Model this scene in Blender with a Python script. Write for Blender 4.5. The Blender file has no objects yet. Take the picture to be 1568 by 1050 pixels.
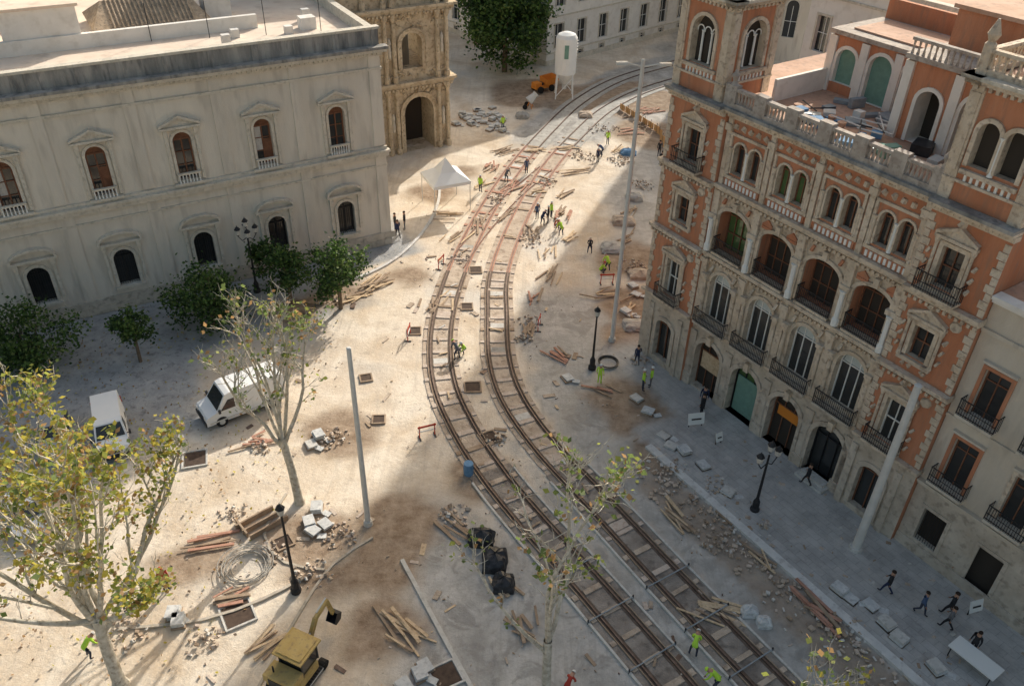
import bpy, math, random
from mathutils import Vector, Matrix, noise
R=random.Random(11)
scn=bpy.context.scene
col=scn.collection
Z=Vector((0,0,1))
# ------------------------------------------------------------------ materials
MATS={}
def mat(name,c1,c2=None,scale=0.6,rough=0.85,c3=None,s3=6.0,bump=0.0,bscale=12.0,metal=0.0,streak=False,spec=0.3,lo=0.35,hi=0.65,k3=.75):
    if name in MATS: return MATS[name]
    m=bpy.data.materials.new(name);m.use_nodes=True;nt=m.node_tree;N=nt.nodes;L=nt.links
    b=N['Principled BSDF'];b.inputs['Roughness'].default_value=rough;b.inputs['Metallic'].default_value=metal
    b.inputs['Specular IOR Level'].default_value=spec
    c1=tuple(c1)+(1,)
    if c2 is None:
        b.inputs['Base Color'].default_value=c1
    else:
        tc=N.new('ShaderNodeTexCoord');mp=N.new('ShaderNodeMapping');L.new(tc.outputs['Object'],mp.inputs[0])
        if streak: mp.inputs['Scale'].default_value=(1,1,0.18)
        n=N.new('ShaderNodeTexNoise');n.inputs['Scale'].default_value=scale;n.inputs['Detail'].default_value=6;n.inputs['Roughness'].default_value=.65
        L.new(mp.outputs[0],n.inputs['Vector'])
        r=N.new('ShaderNodeValToRGB');r.color_ramp.elements[0].position=lo;r.color_ramp.elements[1].position=hi
        r.color_ramp.elements[0].color=c1;r.color_ramp.elements[1].color=tuple(c2)+(1,)
        L.new(n.outputs[0],r.inputs[0]);outc=r.outputs[0]
        if c3 is not None:
            n3=N.new('ShaderNodeTexNoise');n3.inputs['Scale'].default_value=s3;n3.inputs['Detail'].default_value=5
            L.new(mp.outputs[0],n3.inputs['Vector'])
            r3=N.new('ShaderNodeValToRGB');r3.color_ramp.elements[0].position=.52;r3.color_ramp.elements[1].position=.68
            r3.color_ramp.elements[0].color=(0,0,0,1);r3.color_ramp.elements[1].color=(k3,k3,k3,1)
            L.new(n3.outputs[0],r3.inputs[0])
            mx=N.new('ShaderNodeMix');mx.data_type='RGBA';L.new(r3.outputs[0],mx.inputs[0]);L.new(outc,mx.inputs[6]);mx.inputs[7].default_value=tuple(c3)+(1,)
            outc=mx.outputs[2]
        L.new(outc,b.inputs['Base Color'])
        if bump>0:
            nb=N.new('ShaderNodeTexNoise');nb.inputs['Scale'].default_value=bscale;nb.inputs['Detail'].default_value=6
            L.new(tc.outputs['Object'],nb.inputs['Vector'])
            bp=N.new('ShaderNodeBump');bp.inputs['Strength'].default_value=bump;bp.inputs['Distance'].default_value=.08
            L.new(nb.outputs[0],bp.inputs['Height']);L.new(bp.outputs[0],b.inputs['Normal'])
    MATS[name]=m;return m
def glassmat(name,c,rough=.08):
    m=mat(name,c,rough=rough,spec=.7);return m
STONE_L=mat('limestone_city_hall',(.62,.57,.49),(.73,.68,.59),.5,c3=(.46,.42,.36),s3=1.6,bump=.2,streak=True,k3=.55)
STONE_LT=mat('limestone_trim',(.57,.525,.44),(.69,.64,.55),1.2,c3=(.39,.36,.30),s3=4,bump=.3,k3=.6)
STONE_DK=mat('weathered_cornice',(.20,.20,.19),(.42,.40,.37),1.0,c3=(.14,.14,.14),s3=3,bump=.4,streak=True)
RUST=mat('rusticated_plinth',(.46,.42,.35),(.60,.55,.47),1.0,c3=(.32,.29,.24),s3=3,bump=.5)
ROOF_P=mat('terrace_roof',(.72,.58,.47),(.80,.69,.57),.35,c3=(.58,.47,.38),s3=1.0,bump=.2)
WHITE=mat('white_render',(.74,.71,.66),(.82,.79,.74),.5,c3=(.60,.56,.50),s3=1.5,bump=.1,k3=.5)
TILE=mat('clay_tile',(.30,.23,.16),(.50,.39,.28),2.0,c3=(.16,.14,.12),s3=5,bump=.4)
PLAT=mat('plateresque_stone',(.48,.38,.26),(.66,.56,.41),.9,c3=(.26,.20,.13),s3=3.0,bump=.9,bscale=5)
BRICK=mat('salmon_brick',(.47,.19,.10),(.57,.265,.155),.8,c3=(.37,.20,.13),s3=4,bump=.3,streak=True)
STONE_R=mat('carved_stone',(.54,.44,.33),(.71,.61,.49),.9,c3=(.32,.24,.18),s3=3.5,bump=.8,bscale=7)
STONE_G=mat('ground_floor_stone',(.47,.40,.32),(.63,.56,.47),.7,c3=(.31,.26,.21),s3=2.5,bump=.6,bscale=6)
BEIGE=mat('beige_stone',(.57,.50,.41),(.69,.63,.54),.5,c3=(.45,.39,.32),s3=2,bump=.2,streak=True)
GLASS=glassmat('dark_glass',(.035,.038,.04))
GLASSG=glassmat('green_glass',(.09,.16,.06))
DARK=mat('dark_interior',(.05,.042,.035))
WOODF=mat('brown_window_wood',(.17,.075,.045),(.25,.12,.07),3)
WHITEF=mat('white_window_frame',(.8,.8,.77))
BALU=mat('balustrade_stone',(.34,.29,.25),(.50,.45,.40),1.5,c3=(.22,.19,.17),s3=4)
IRON=mat('black_iron',(.025,.025,.028),rough=.5)
GREENS=mat('green_shutter',(.16,.29,.24),(.2,.35,.29),3)
TERRA=mat('terracotta_floor',(.46,.28,.19),(.58,.38,.28),.7,c3=(.36,.24,.18),s3=3)
KERB=mat('granite_kerb',(.58,.57,.55),(.72,.71,.68),1.5,c3=(.42,.40,.38),s3=3,bump=.2)
KERBD=mat('dusty_kerb',(.42,.37,.30),(.58,.52,.44),1.5,c3=(.32,.28,.22),s3=3,bump=.2)
RAIL=mat('rail_steel',(.12,.075,.055),(.22,.16,.13),4,rough=.55,metal=.3)
SLEEP=mat('concrete_sleeper',(.50,.41,.34),(.63,.54,.46),1.8,c3=(.42,.30,.23),s3=6,bump=.3)
BED=mat('track_bed_soil',(.42,.33,.25),(.60,.50,.40),.9,c3=(.28,.21,.16),s3=2.5,bump=.6)
BEDD=mat('dark_trench_concrete',(.21,.18,.155),(.38,.335,.29),.7,c3=(.15,.125,.105),s3=2.2,bump=.6)  # darker grey-brown concrete for the near stretch of track bed
BEDG=mat('grey_track_bed',(.36,.34,.31),(.50,.48,.44),.9,c3=(.26,.24,.21),s3=2.5,bump=.5)
REDF=mat('red_formwork',(.38,.19,.13),(.52,.30,.22),2)
WOOD=mat('timber_board',(.56,.41,.26),(.70,.55,.37),2,c3=(.4,.28,.18),s3=6)
WOODD=mat('old_timber',(.27,.19,.13),(.42,.32,.23),2)
PAVER=mat('grey_white_paver',(.50,.51,.51),(.68,.68,.66),2,c3=(.40,.40,.40),s3=6)
CONC=mat('light_concrete',(.53,.51,.47),(.66,.64,.60),1.5,c3=(.42,.40,.36),s3=5,bump=.2)
POLE=mat('galvanised_pole',(.58,.57,.54),(.68,.67,.64),1.5,rough=.6)
BARG=mat('painted_steel_bar',(.22,.26,.29),(.32,.35,.37),3,rough=.5)
HOLE=mat('open_pit',(.06,.04,.03),(.11,.075,.055),3)
VANW=mat('white_van_paint',(.82,.83,.83),(.86,.86,.85),1.0,rough=.35,spec=.5)
RUB=mat('tyre_rubber',(.02,.02,.02),rough=.8)
YEL=mat('machine_yellow',(.46,.32,.11),(.58,.43,.18),2,c3=(.30,.21,.11),s3=4,rough=.7)
ORG=mat('machine_orange',(.7,.25,.04))
REDP=mat('red_plastic',(.50,.07,.04))
BLUE=mat('blue_tarp',(.10,.22,.38),(.18,.32,.50),2)
BLACKT=mat('black_plastic',(.02,.021,.024),(.05,.05,.055),4,rough=.4)
TENT=mat('tent_canvas',(.82,.82,.80),(.87,.87,.85),1)
BARK=mat('plane_bark',(.44,.40,.32),(.68,.64,.56),3.5,c3=(.27,.22,.16),s3=5,bump=.3)
BARKD=mat('dark_bark',(.12,.09,.06),(.2,.15,.11),4,bump=.4)
def leafmat(name,c,t=.45):
    m=mat(name,[x*.8 for x in c],[min(1,x*1.3) for x in c],1.2,rough=.6)
    nt=m.node_tree;b=nt.nodes['Principled BSDF'];tr=nt.nodes.new('ShaderNodeBsdfTranslucent');ms=nt.nodes.new('ShaderNodeMixShader');ms.inputs[0].default_value=t
    tr.inputs[0].default_value=tuple(min(1,x*1.7) for x in c)+(1,)
    o=nt.nodes['Material Output'];nt.links.new(b.outputs[0],ms.inputs[1]);nt.links.new(tr.outputs[0],ms.inputs[2]);nt.links.new(ms.outputs[0],o.inputs[0]);return m
LF_Y=leafmat('leaf_yellow',(.40,.35,.07));LF_YG=leafmat('leaf_yellowgreen',(.25,.28,.07));LF_G=leafmat('leaf_green',(.13,.18,.06))
LF_B=leafmat('leaf_brown',(.30,.19,.09));OR_D=leafmat('citrus_dark',(.03,.06,.018),.3);OR_L=leafmat('citrus_light',(.07,.13,.03),.3)
# ------------------------------------------------------------------ builder
class MB:
    def __init__(s,O=(0,0),S=(1,0),D=(0,1)):
        s.v=[];s.f=[];s.m=[];s.mats=[];s.fr(O,S,D)
    def fr(s,O,S,D):
        s.O=Vector((O[0],O[1],O[2] if len(O)>2 else 0));s.S=Vector((S[0],S[1],0));s.D=Vector((D[0],D[1],0))
    def P(s,a,d,z): return s.O+s.S*a+s.D*d+Z*z
    def mi(s,m):
        if m not in s.mats: s.mats.append(m)
        return s.mats.index(m)
    def face(s,pts,m):
        i=len(s.v);s.v+=[s.P(*p) for p in pts];s.f.append(tuple(range(i,i+len(pts))));s.m.append(s.mi(m))
    def box(s,a0,a1,d0,d1,z0,z1,m):
        i=len(s.v)
        for z in (z0,z1):
            for (a,d) in ((a0,d0),(a1,d0),(a1,d1),(a0,d1)): s.v.append(s.P(a,d,z))
        k=s.mi(m)
        for q in ((0,1,2,3),(4,5,6,7),(0,1,5,4),(1,2,6,5),(2,3,7,6),(3,0,4,7)):
            s.f.append(tuple(i+x for x in q));s.m.append(k)
    def obox(s,c,rot,sz,m,tilt=0.0,roll=0.0):
        M=Matrix.Translation(s.P(*c))@Matrix.Rotation(rot,4,'Z')@Matrix.Rotation(tilt,4,'Y')@Matrix.Rotation(roll,4,'X')
        i=len(s.v);x,y,z=sz[0]/2,sz[1]/2,sz[2]/2
        for q in ((-x,-y,-z),(x,-y,-z),(x,y,-z),(-x,y,-z),(-x,-y,z),(x,-y,z),(x,y,z),(-x,y,z)): s.v.append(M@Vector(q))
        k=s.mi(m)
        for q in ((0,1,2,3),(4,5,6,7),(0,1,5,4),(1,2,6,5),(2,3,7,6),(3,0,4,7)):
            s.f.append(tuple(i+x for x in q));s.m.append(k)
    def cyl(s,p0,p1,r0,r1,m,n=8,cap=True,world=False):
        A=Vector(p0) if world else s.P(*p0);B=Vector(p1) if world else s.P(*p1)
        ax=(B-A);
        if ax.length<1e-6: return
        ax.normalize();t=Vector((1,0,0)) if abs(ax.x)<.8 else Vector((0,1,0));u=ax.cross(t).normalized();w=ax.cross(u)
        i=len(s.v);k=s.mi(m)
        for (C,r) in ((A,r0),(B,r1)):
            for j in range(n):
                g=2*math.pi*j/n;s.v.append(C+u*(r*math.cos(g))+w*(r*math.sin(g)))
        for j in range(n):
            j2=(j+1)%n;s.f.append((i+j,i+j2,i+n+j2,i+n+j));s.m.append(k)
        if cap:
            s.f.append(tuple(i+j for j in range(n)));s.m.append(k);s.f.append(tuple(i+n+j for j in range(n)));s.m.append(k)
    def lathe(s,c,prof,m,n=10):
        for (r0,z0),(r1,z1) in zip(prof[:-1],prof[1:]):
            s.cyl((c[0],c[1],z0),(c[0],c[1],z1),max(r0,.001),max(r1,.001),m,n,cap=False)
        s.cyl((c[0],c[1],prof[-1][1]),(c[0],c[1],prof[-1][1]+.002),prof[-1][0]+.001,.001,m,n,cap=False)
    def outline(s,sc,w,zb,zs,rise,n=10):
        p=[(sc-w/2,zb),(sc-w/2,zs)]
        if rise>0:
            for j in range(1,n):
                g=math.pi*(1-j/n);p.append((sc+w/2*math.cos(g),zs+rise*math.sin(g)))
        p+=[(sc+w/2,zs),(sc+w/2,zb)];return p
    def cell(s,s0,s1,z0,z1,ops,wm,depth=.35,d=0,rm=None,pm=None,n=10):
        """wall cell with several arched/rect openings side by side. ops: (sc,w,zb,zs,rise)"""
        rm=rm or wm;x=s0
        for (sc,w,zb,zs,rise) in sorted(ops):
            l=sc-w/2;r=sc+w/2
            if l>x+1e-4: s.face([(x,d,z0),(l,d,z0),(l,d,z1),(x,d,z1)],wm)
            if zb>z0+1e-4: s.face([(l,d,z0),(r,d,z0),(r,d,zb),(l,d,zb)],wm)
            o=s.outline(sc,w,zb,zs,rise,n);top=o[1:-1]
            for (a,b) in zip(top[:-1],top[1:]):
                s.face([(a[0],d,a[1]),(b[0],d,b[1]),(b[0],d,z1),(a[0],d,z1)],wm)
            oo=o+[o[0]]
            for (a,b) in zip(oo[:-1],oo[1:]):
                s.face([(a[0],d,a[1]),(b[0],d,b[1]),(b[0],d-depth,b[1]),(a[0],d-depth,a[1])],rm)
            if pm: s.face([(a[0],d-depth,a[1]) for a in o],pm)
            x=r
        if s1>x+1e-4: s.face([(x,d,z0),(s1,d,z0),(s1,d,z1),(x,d,z1)],wm)
    def ring(s,sc,w,zb,zs,rise,t,proj,m,d=0,n=10):
        a=s.outline(sc,w,zb,zs,rise,n)
        b=s.outline(sc,w+2*t,zb,zs,rise+t if rise>0 else 0,n)
        if rise<=0: b=[(p[0],p[1]+(t if 0<i<3 else 0)) for i,p in enumerate(b)]
        for i in range(len(a)-1):
            p,q,r,u=a[i],a[i+1],b[i+1],b[i]
            s.face([(p[0],d+proj,p[1]),(q[0],d+proj,q[1]),(r[0],d+proj,r[1]),(u[0],d+proj,u[1])],m)
            s.face([(u[0],d+proj,u[1]),(r[0],d+proj,r[1]),(r[0],d-.02,r[1]),(u[0],d-.02,u[1])],m)
            s.face([(p[0],d+proj,p[1]),(q[0],d+proj,q[1]),(q[0],d-.02,q[1]),(p[0],d-.02,p[1])],m)
    def tri_ped(s,sc,w,z,h,proj,m,d=0):
        a=[(sc-w/2,z),(sc+w/2,z),(sc,z+h)]
        s.face([(p[0],d+proj*.5,p[1]) for p in a],m)
        t=.16
        for (p,q) in ((a[0],a[2]),(a[2],a[1])):
            s.face([(p[0],d+proj,p[1]),(q[0],d+proj,q[1]),(q[0],d+proj,q[1]+t),(p[0],d+proj,p[1]+t)],m)
            s.face([(p[0],d-.02,p[1]+t),(q[0],d-.02,q[1]+t),(q[0],d+proj,q[1]+t),(p[0],d+proj,p[1]+t)],m)
            s.face([(p[0],d-.02,p[1]),(q[0],d-.02,q[1]),(q[0],d+proj,q[1]),(p[0],d+proj,p[1])],m)
        s.box(sc-w/2-.003,sc+w/2+.003,d-.02,d+proj+.003,z-.15,z+.002,m)
    def balusters(s,a0,a1,d,z0,z1,m,step=.28,r=.055):
        n=max(1,int((a1-a0)/step))
        for i in range(n+1):
            x=a0+(a1-a0)*i/n;zm=(z0+z1)/2
            s.cyl((x,d,z0),(x,d,zm),r*1.3,r*.6,m,5,False);s.cyl((x,d,zm),(x,d,z1),r*.6,r*1.1,m,5,False)
    def ironbalc(s,a0,a1,d0,proj,z,m=None,h=1.0,slab=None):
        m=m or IRON
        s.box(a0,a1,d0-.02,d0+proj,z-.16,z,slab or STONE_R)
        s.box(a0-.03,a1+.03,d0+proj-.06,d0+proj-.02,z+h-.05,z+h,m)
        s.box(a0-.02,a1+.02,d0+proj-.055,d0+proj-.025,z+.08,z+.12,m)
        s.box(a0-.02,a1+.02,d0+proj-.055,d0+proj-.025,z+.42,z+.45,m)
        n=max(2,int((a1-a0)/.12))
        for i in range(n+1):
            x=a0+(a1-a0)*i/n;s.box(x-.014,x+.014,d0+proj-.05,d0+proj-.03,z,z+h-.04,m)
        k=max(1,int(proj/.14))
        for e in (a0,a1):
            s.box(e-.02,e+.02,d0,d0+proj-.06,z+h-.05,z+h-.002,m)
            for i in range(k):
                dd=d0+proj*i/k+.03;s.box(e-.012,e+.012,dd,dd+.02,z,z+h-.04,m)
    def dentils(s,a0,a1,d,proj,z0,z1,m,step=.4):
        n=int((a1-a0)/step)
        for i in range(n):
            x=a0+(i+.25)*(a1-a0)/n;s.box(x,x+step*.5,d-.02,d+proj,z0,z1,m)
    def make(s,name,parent=None,smooth=False,loc=None):
        me=bpy.data.meshes.new(name);me.from_pydata([tuple(v) for v in s.v],[],s.f)
        for m in s.mats: me.materials.append(m)
        me.polygons.foreach_set('material_index',s.m)
        if smooth: me.polygons.foreach_set('use_smooth',[True]*len(s.f))
        me.update();o=bpy.data.objects.new(name,me);col.objects.link(o)
        if parent: o.parent=parent
        return o
def empty(name):
    e=bpy.data.objects.new(name,None);e.empty_display_size=.5;col.objects.link(e);return e
# ------------------------------------------------------------------ frames
LO=(-10.8,64.9);LS=(-.86,-.51);LD=(.51,-.86)
RO=(10.0,49.6);RS=(.566,-.824);RD=(-.824,-.566)
def toL(x,y):
    a=x-LO[0];b=y-LO[1];return a*LS[0]+b*LS[1],a*LD[0]+b*LD[1]
def toR(x,y):
    a=x-RO[0];b=y-RO[1];return a*RS[0]+b*RS[1],a*RD[0]+b*RD[1]
def fromR(s,d): return (RO[0]+s*RS[0]+d*RD[0],RO[1]+s*RS[1]+d*RD[1])
# ------------------------------------------------------------------ tracks centre lines
def spline(pts,step=.5):
    out=[];P=[Vector(p) for p in pts];P=[2*P[0]-P[1]]+P+[2*P[-1]-P[-2]]
    for i in range(1,len(P)-2):
        n=max(2,int((P[i+1]-P[i]).length/step))
        for k in range(n):
            t=k/n
            out.append(.5*((2*P[i])+(-P[i-1]+P[i+1])*t+(2*P[i-1]-5*P[i]+4*P[i+1]-P[i+2])*t*t+(-P[i-1]+3*P[i]-3*P[i+1]+P[i+2])*t**3))
    out.append(P[-2]);return out
TA=spline([(14.9,13),(10.5,19.4),(7.2,24.4),(4.0,29.2),(1.5,32.8),(-.9,36.6),(-3.0,40.8),(-4.6,45.4),(-5.3,51),(-5.1,57),(-4.2,64),(-2.4,73),(0,82),(3.4,92),(7.6,102),(14,111.5),(25,121),(36,130)])
TB=spline([(19.5,13),(15.6,18.7),(12.2,23.8),(8.6,29.3),(5.5,34.2),(2.3,39.2),(.1,43.9),(-.9,48.4),(-1.2,54),(-1.3,59),(-.6,65),(1.0,73),(3.4,82),(6.6,90.5),(10.8,99.5),(17,107.5),(28,116.5),(39,125)])
def dist_track(x,y):
    b=9e9
    for T in (TAc,TBc):
        for p in T:
            q=(p.x-x)**2+(p.y-y)**2
            if q<b:b=q
    return math.sqrt(b)
TAc=TA[::4];TBc=TB[::4]
# ------------------------------------------------------------------ ground
def smooth(a,b,x):
    t=max(0,min(1,(x-a)/(b-a)));return t*t*(3-2*t)
def ground():
    xs=[-900,-400,-150,-80]+[-50+.45*i for i in range(205)]+[55,80,150,400,900]
    ys=[-300,-100,-20,5]+[10+.45*i for i in range(295)]+[150,180,250,500,1500]
    W=len(xs);v=[];colr=[]
    for y in ys:
        for x in xs:
            ls,ld=toL(x,y);rs,rd=toR(x,y)
            n1=noise.noise(Vector((x*.18,y*.18,0)))*2.2;n2=noise.noise(Vector((x*.6,y*.6,3)))*.8
            nn=n1+n2
            inz=(-52<x<44 and 8<y<142)
            dt=dist_track(x,y) if (inz) else 50
            plaza=0
            if ls>-4: plaza=max(smooth(9.5,8,ld+nn*.8)*smooth(3,8,ls+nn),smooth(3.2,2.5,ld+nn*.2)*smooth(-3,-1,ls),smooth(17,20,ls+nn)*smooth(19,16,ld+nn))
            side=smooth(-.2,.1,rd)*smooth(6.75,6.65,rd)*smooth(5.5,6.5,rs+nn*.5)
            side=max(side,smooth(3.2,2.6,rd+nn*.4)*smooth(-3,-1,rs))
            conc=smooth(.6,2.2,x-( -1.0)+nn+ (0 if y<62 else 60-y*1.0+ 2) )*smooth(60,56,y+nn*2)*smooth(1.2,1.9,dt)*.9
            conc=max(conc,smooth(35,31,y+nn+x*.5)*smooth(-6.5,-4,x+nn*.5))
            conc=max(conc,smooth(5,7.5,x-(y-60)*.22+nn)*smooth(58,62,y)*.8,smooth(86,90,y+nn)*smooth(3.8,2.6,dt+nn*.3))
            soil=0
            for (cx,cy,r) in ((-6.5,33,2.6),(-7,29.5,2.2),(-6.6,26,1.8),(8.2,43,3.2),(9.8,40,2.5),(-11,39.5,1.7),(-10,31.5,2.0),(-9,28.5,2.0),(-17,29,1.0),(8.5,51,2),(9.6,56,2.6),(10,63,3),(-2,36.2,1.6),(12.6,104,7),(3,104,6),(-14,56,2.0),(-17,53.5,1.7),(-8.6,60,1.0),(-7.5,75,1.6),(-6.4,80,1.6),(15,92,4)):
                q=math.hypot(x-cx,y-cy);soil=max(soil,smooth(r+1,r-.6,q+nn*.9))
            bedr=smooth(6.95,7.1,rd)*smooth(9.8,9.3,rd+n2*.5)*smooth(9,10,rs)
            soil=max(soil,bedr*.7)
            h=0
            if inz:
                h=.05*noise.noise(Vector((x*.9,y*.9,7)))+.03*noise.noise(Vector((x*2.3,y*2.3,1)))
                h*=(1-plaza)*(1-side)*smooth(1.6,2.6,dt)
                if bedr>0:h-=.10*bedr
                h+=soil*.08*abs(noise.noise(Vector((x*1.5,y*1.5,9))))*(1-side)*smooth(1.6,2.6,dt)
                h+=.12*side*(1 if rs>5.5 else 0)
            v.append((x,y,h));colr.append((plaza,min(1,soil),max(conc,0),side))
    H_=len(ys);f=[]
    for j in range(H_-1):
        for i in range(W-1): f.append((j*W+i,j*W+i+1,(j+1)*W+i+1,(j+1)*W+i))
    me=bpy.data.meshes.new('ground');me.from_pydata(v,[],f)
    a=me.color_attributes.new('zone','FLOAT_COLOR','POINT')
    a.data.foreach_set('color',[c for q in colr for c in q])
    a2=me.attributes.new('side','FLOAT','POINT');a2.data.foreach_set('value',[q[3] for q in colr])
    me.polygons.foreach_set('use_smooth',[True]*len(f))
    o=bpy.data.objects.new('ground',me);col.objects.link(o)
    m=bpy.data.materials.new('building_site_ground');m.use_nodes=True;nt=m.node_tree;N=nt.nodes;L=nt.links
    b=N['Principled BSDF'];b.inputs['Roughness'].default_value=.95;b.inputs['Specular IOR Level'].default_value=.1
    tc=N.new('ShaderNodeTexCoord')
    def nz(sc,det=6,rough=.6,dist=0,vec=None):
        n=N.new('ShaderNodeTexNoise');n.inputs['Scale'].default_value=sc;n.inputs['Detail'].default_value=det;n.inputs['Roughness'].default_value=rough;n.inputs['Distortion'].default_value=dist
        L.new(vec or tc.outputs['Object'],n.inputs['Vector']);return n.outputs[0]
    def ramp(i,a,ca,b_,cb):
        r=N.new('ShaderNodeValToRGB');r.color_ramp.elements[0].position=a;r.color_ramp.elements[1].position=b_
        r.color_ramp.elements[0].color=tuple(ca)+(1,);r.color_ramp.elements[1].color=tuple(cb)+(1,);L.new(i,r.inputs[0]);return r.outputs[0]
    def mix(fac,a,b_):
        x=N.new('ShaderNodeMix');x.data_type='RGBA';L.new(fac,x.inputs[0])
        for i,q in ((6,a),(7,b_)):
            if isinstance(q,tuple): x.inputs[i].default_value=q+(1,)
            else: L.new(q,x.inputs[i])
        return x.outputs[2]
    at=N.new('ShaderNodeAttribute');at.attribute_name='zone';sp=N.new('ShaderNodeSeparateColor');L.new(at.outputs['Color'],sp.inputs[0])
    as_=N.new('ShaderNodeAttribute');as_.attribute_name='side'
    ms=N.new('ShaderNodeMapping');ms.inputs['Rotation'].default_value=(0,0,.35);ms.inputs['Scale'].default_value=(2.6,.16,1);L.new(tc.outputs['Object'],ms.inputs[0])
    streak=ramp(nz(1.0,6,.7,.8,ms.outputs[0]),.52,(0,0,0),.66,(.5,.5,.5))
    dust=ramp(nz(.22,8,.7,.6),.36,(.60,.48,.35),.60,(.80,.71,.59))
    dust=mix(ramp(nz(1.3,8,.75),.50,(0,0,0),.72,(.8,.8,.8)),dust,(.53,.44,.35))
    dust=mix(ramp(nz(5,5,.7),.55,(0,0,0),.75,(.6,.6,.6)),dust,(.84,.79,.70))
    dust=mix(ramp(nz(.12,4,.5),.55,(0,0,0),.68,(.7,.7,.7)),dust,(.62,.59,.54))
    dust=mix(streak,dust,(.55,.47,.38))
    conc=ramp(nz(.35,8,.7,.5),.38,(.37,.355,.33),.62,(.57,.55,.515))
    conc=mix(ramp(nz(2.2,7,.7),.5,(0,0,0),.7,(.7,.7,.7)),conc,(.33,.30,.27))
    conc=mix(ramp(nz(.5,6,.6,1.0),.54,(0,0,0),.62,(.6,.6,.6)),conc,(.26,.245,.225))
    conc=mix(streak,conc,(.36,.34,.31))
    soil=ramp(nz(1.1,8,.75),.35,(.24,.17,.115),.65,(.46,.36,.27))
    pav=ramp(nz(.5,7,.7),.35,(.32,.32,.32),.65,(.46,.46,.45))
    pav=mix(ramp(nz(1.7,5,.7),.52,(0,0,0),.66,(.8,.8,.8)),pav,(.20,.20,.20))
    sd=ramp(nz(.6,6,.7),.35,(.40,.385,.37),.65,(.56,.545,.52))
    br=N.new('ShaderNodeTexBrick');br.inputs['Scale'].default_value=1.0;br.inputs['Brick Width'].default_value=.9;br.inputs['Row Height'].default_value=.45;br.inputs['Mortar Size'].default_value=.015
    mp=N.new('ShaderNodeMapping');mp.inputs['Rotation'].default_value=(0,0,math.radians(55.5));L.new(tc.outputs['Object'],mp.inputs[0]);L.new(mp.outputs[0],br.inputs['Vector'])
    br.inputs['Color1'].default_value=(1,1,1,1);br.inputs['Color2'].default_value=(.9,.9,.9,1);br.inputs['Mortar'].default_value=(.72,.72,.72,1)
    mu=N.new('ShaderNodeMix');mu.data_type='RGBA';mu.blend_type='MULTIPLY';mu.inputs[0].default_value=1;L.new(sd,mu.inputs[6]);L.new(br.outputs[0],mu.inputs[7]);sd=mu.outputs[2]
    sd=mix(ramp(nz(.9,6,.7),.52,(0,0,0),.68,(.6,.6,.6)),sd,(.60,.57,.53))
    c=mix(sp.outputs[2],dust,conc);c=mix(sp.outputs[0],c,pav);c=mix(sp.outputs[1],c,soil);c=mix(as_.outputs['Fac'],c,sd)
    L.new(c,b.inputs['Base Color'])
    bp=N.new('ShaderNodeBump');bp.inputs['Strength'].default_value=.7;bp.inputs['Distance'].default_value=.10;L.new(nz(3.5,8,.75),bp.inputs['Height']);L.new(bp.outputs[0],b.inputs['Normal'])
    me.materials.append(m)
ground()
# ------------------------------------------------------------------ tracks
def strip(mb,T,off,w,z,m,i0=0,i1=None,h=None):
    T=T[i0:i1];pr=None
    for i in range(len(T)):
        a=T[max(0,i-1)];b=T[min(len(T)-1,i+1)];t=(b-a).normalized();n=Vector((-t.y,t.x))
        l=T[i]+n*(off-w/2);r=T[i]+n*(off+w/2)
        if pr:
            pl,pR=pr
            mb.face([(pl.x,pl.y,z),(l.x,l.y,z),(r.x,r.y,z),(pR.x,pR.y,z)],m)
            if h:
                mb.face([(pl.x,pl.y,z),(l.x,l.y,z),(l.x,l.y,z-h),(pl.x,pl.y,z-h)],m)
                mb.face([(pR.x,pR.y,z),(r.x,r.y,z),(r.x,r.y,z-h),(pR.x,pR.y,z-h)],m)
        pr=(l,r)
TRACKD=mat('rail_groove_dark',(.10,.07,.055),(.19,.145,.11),3,c3=(.07,.05,.04),s3=6)
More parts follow.
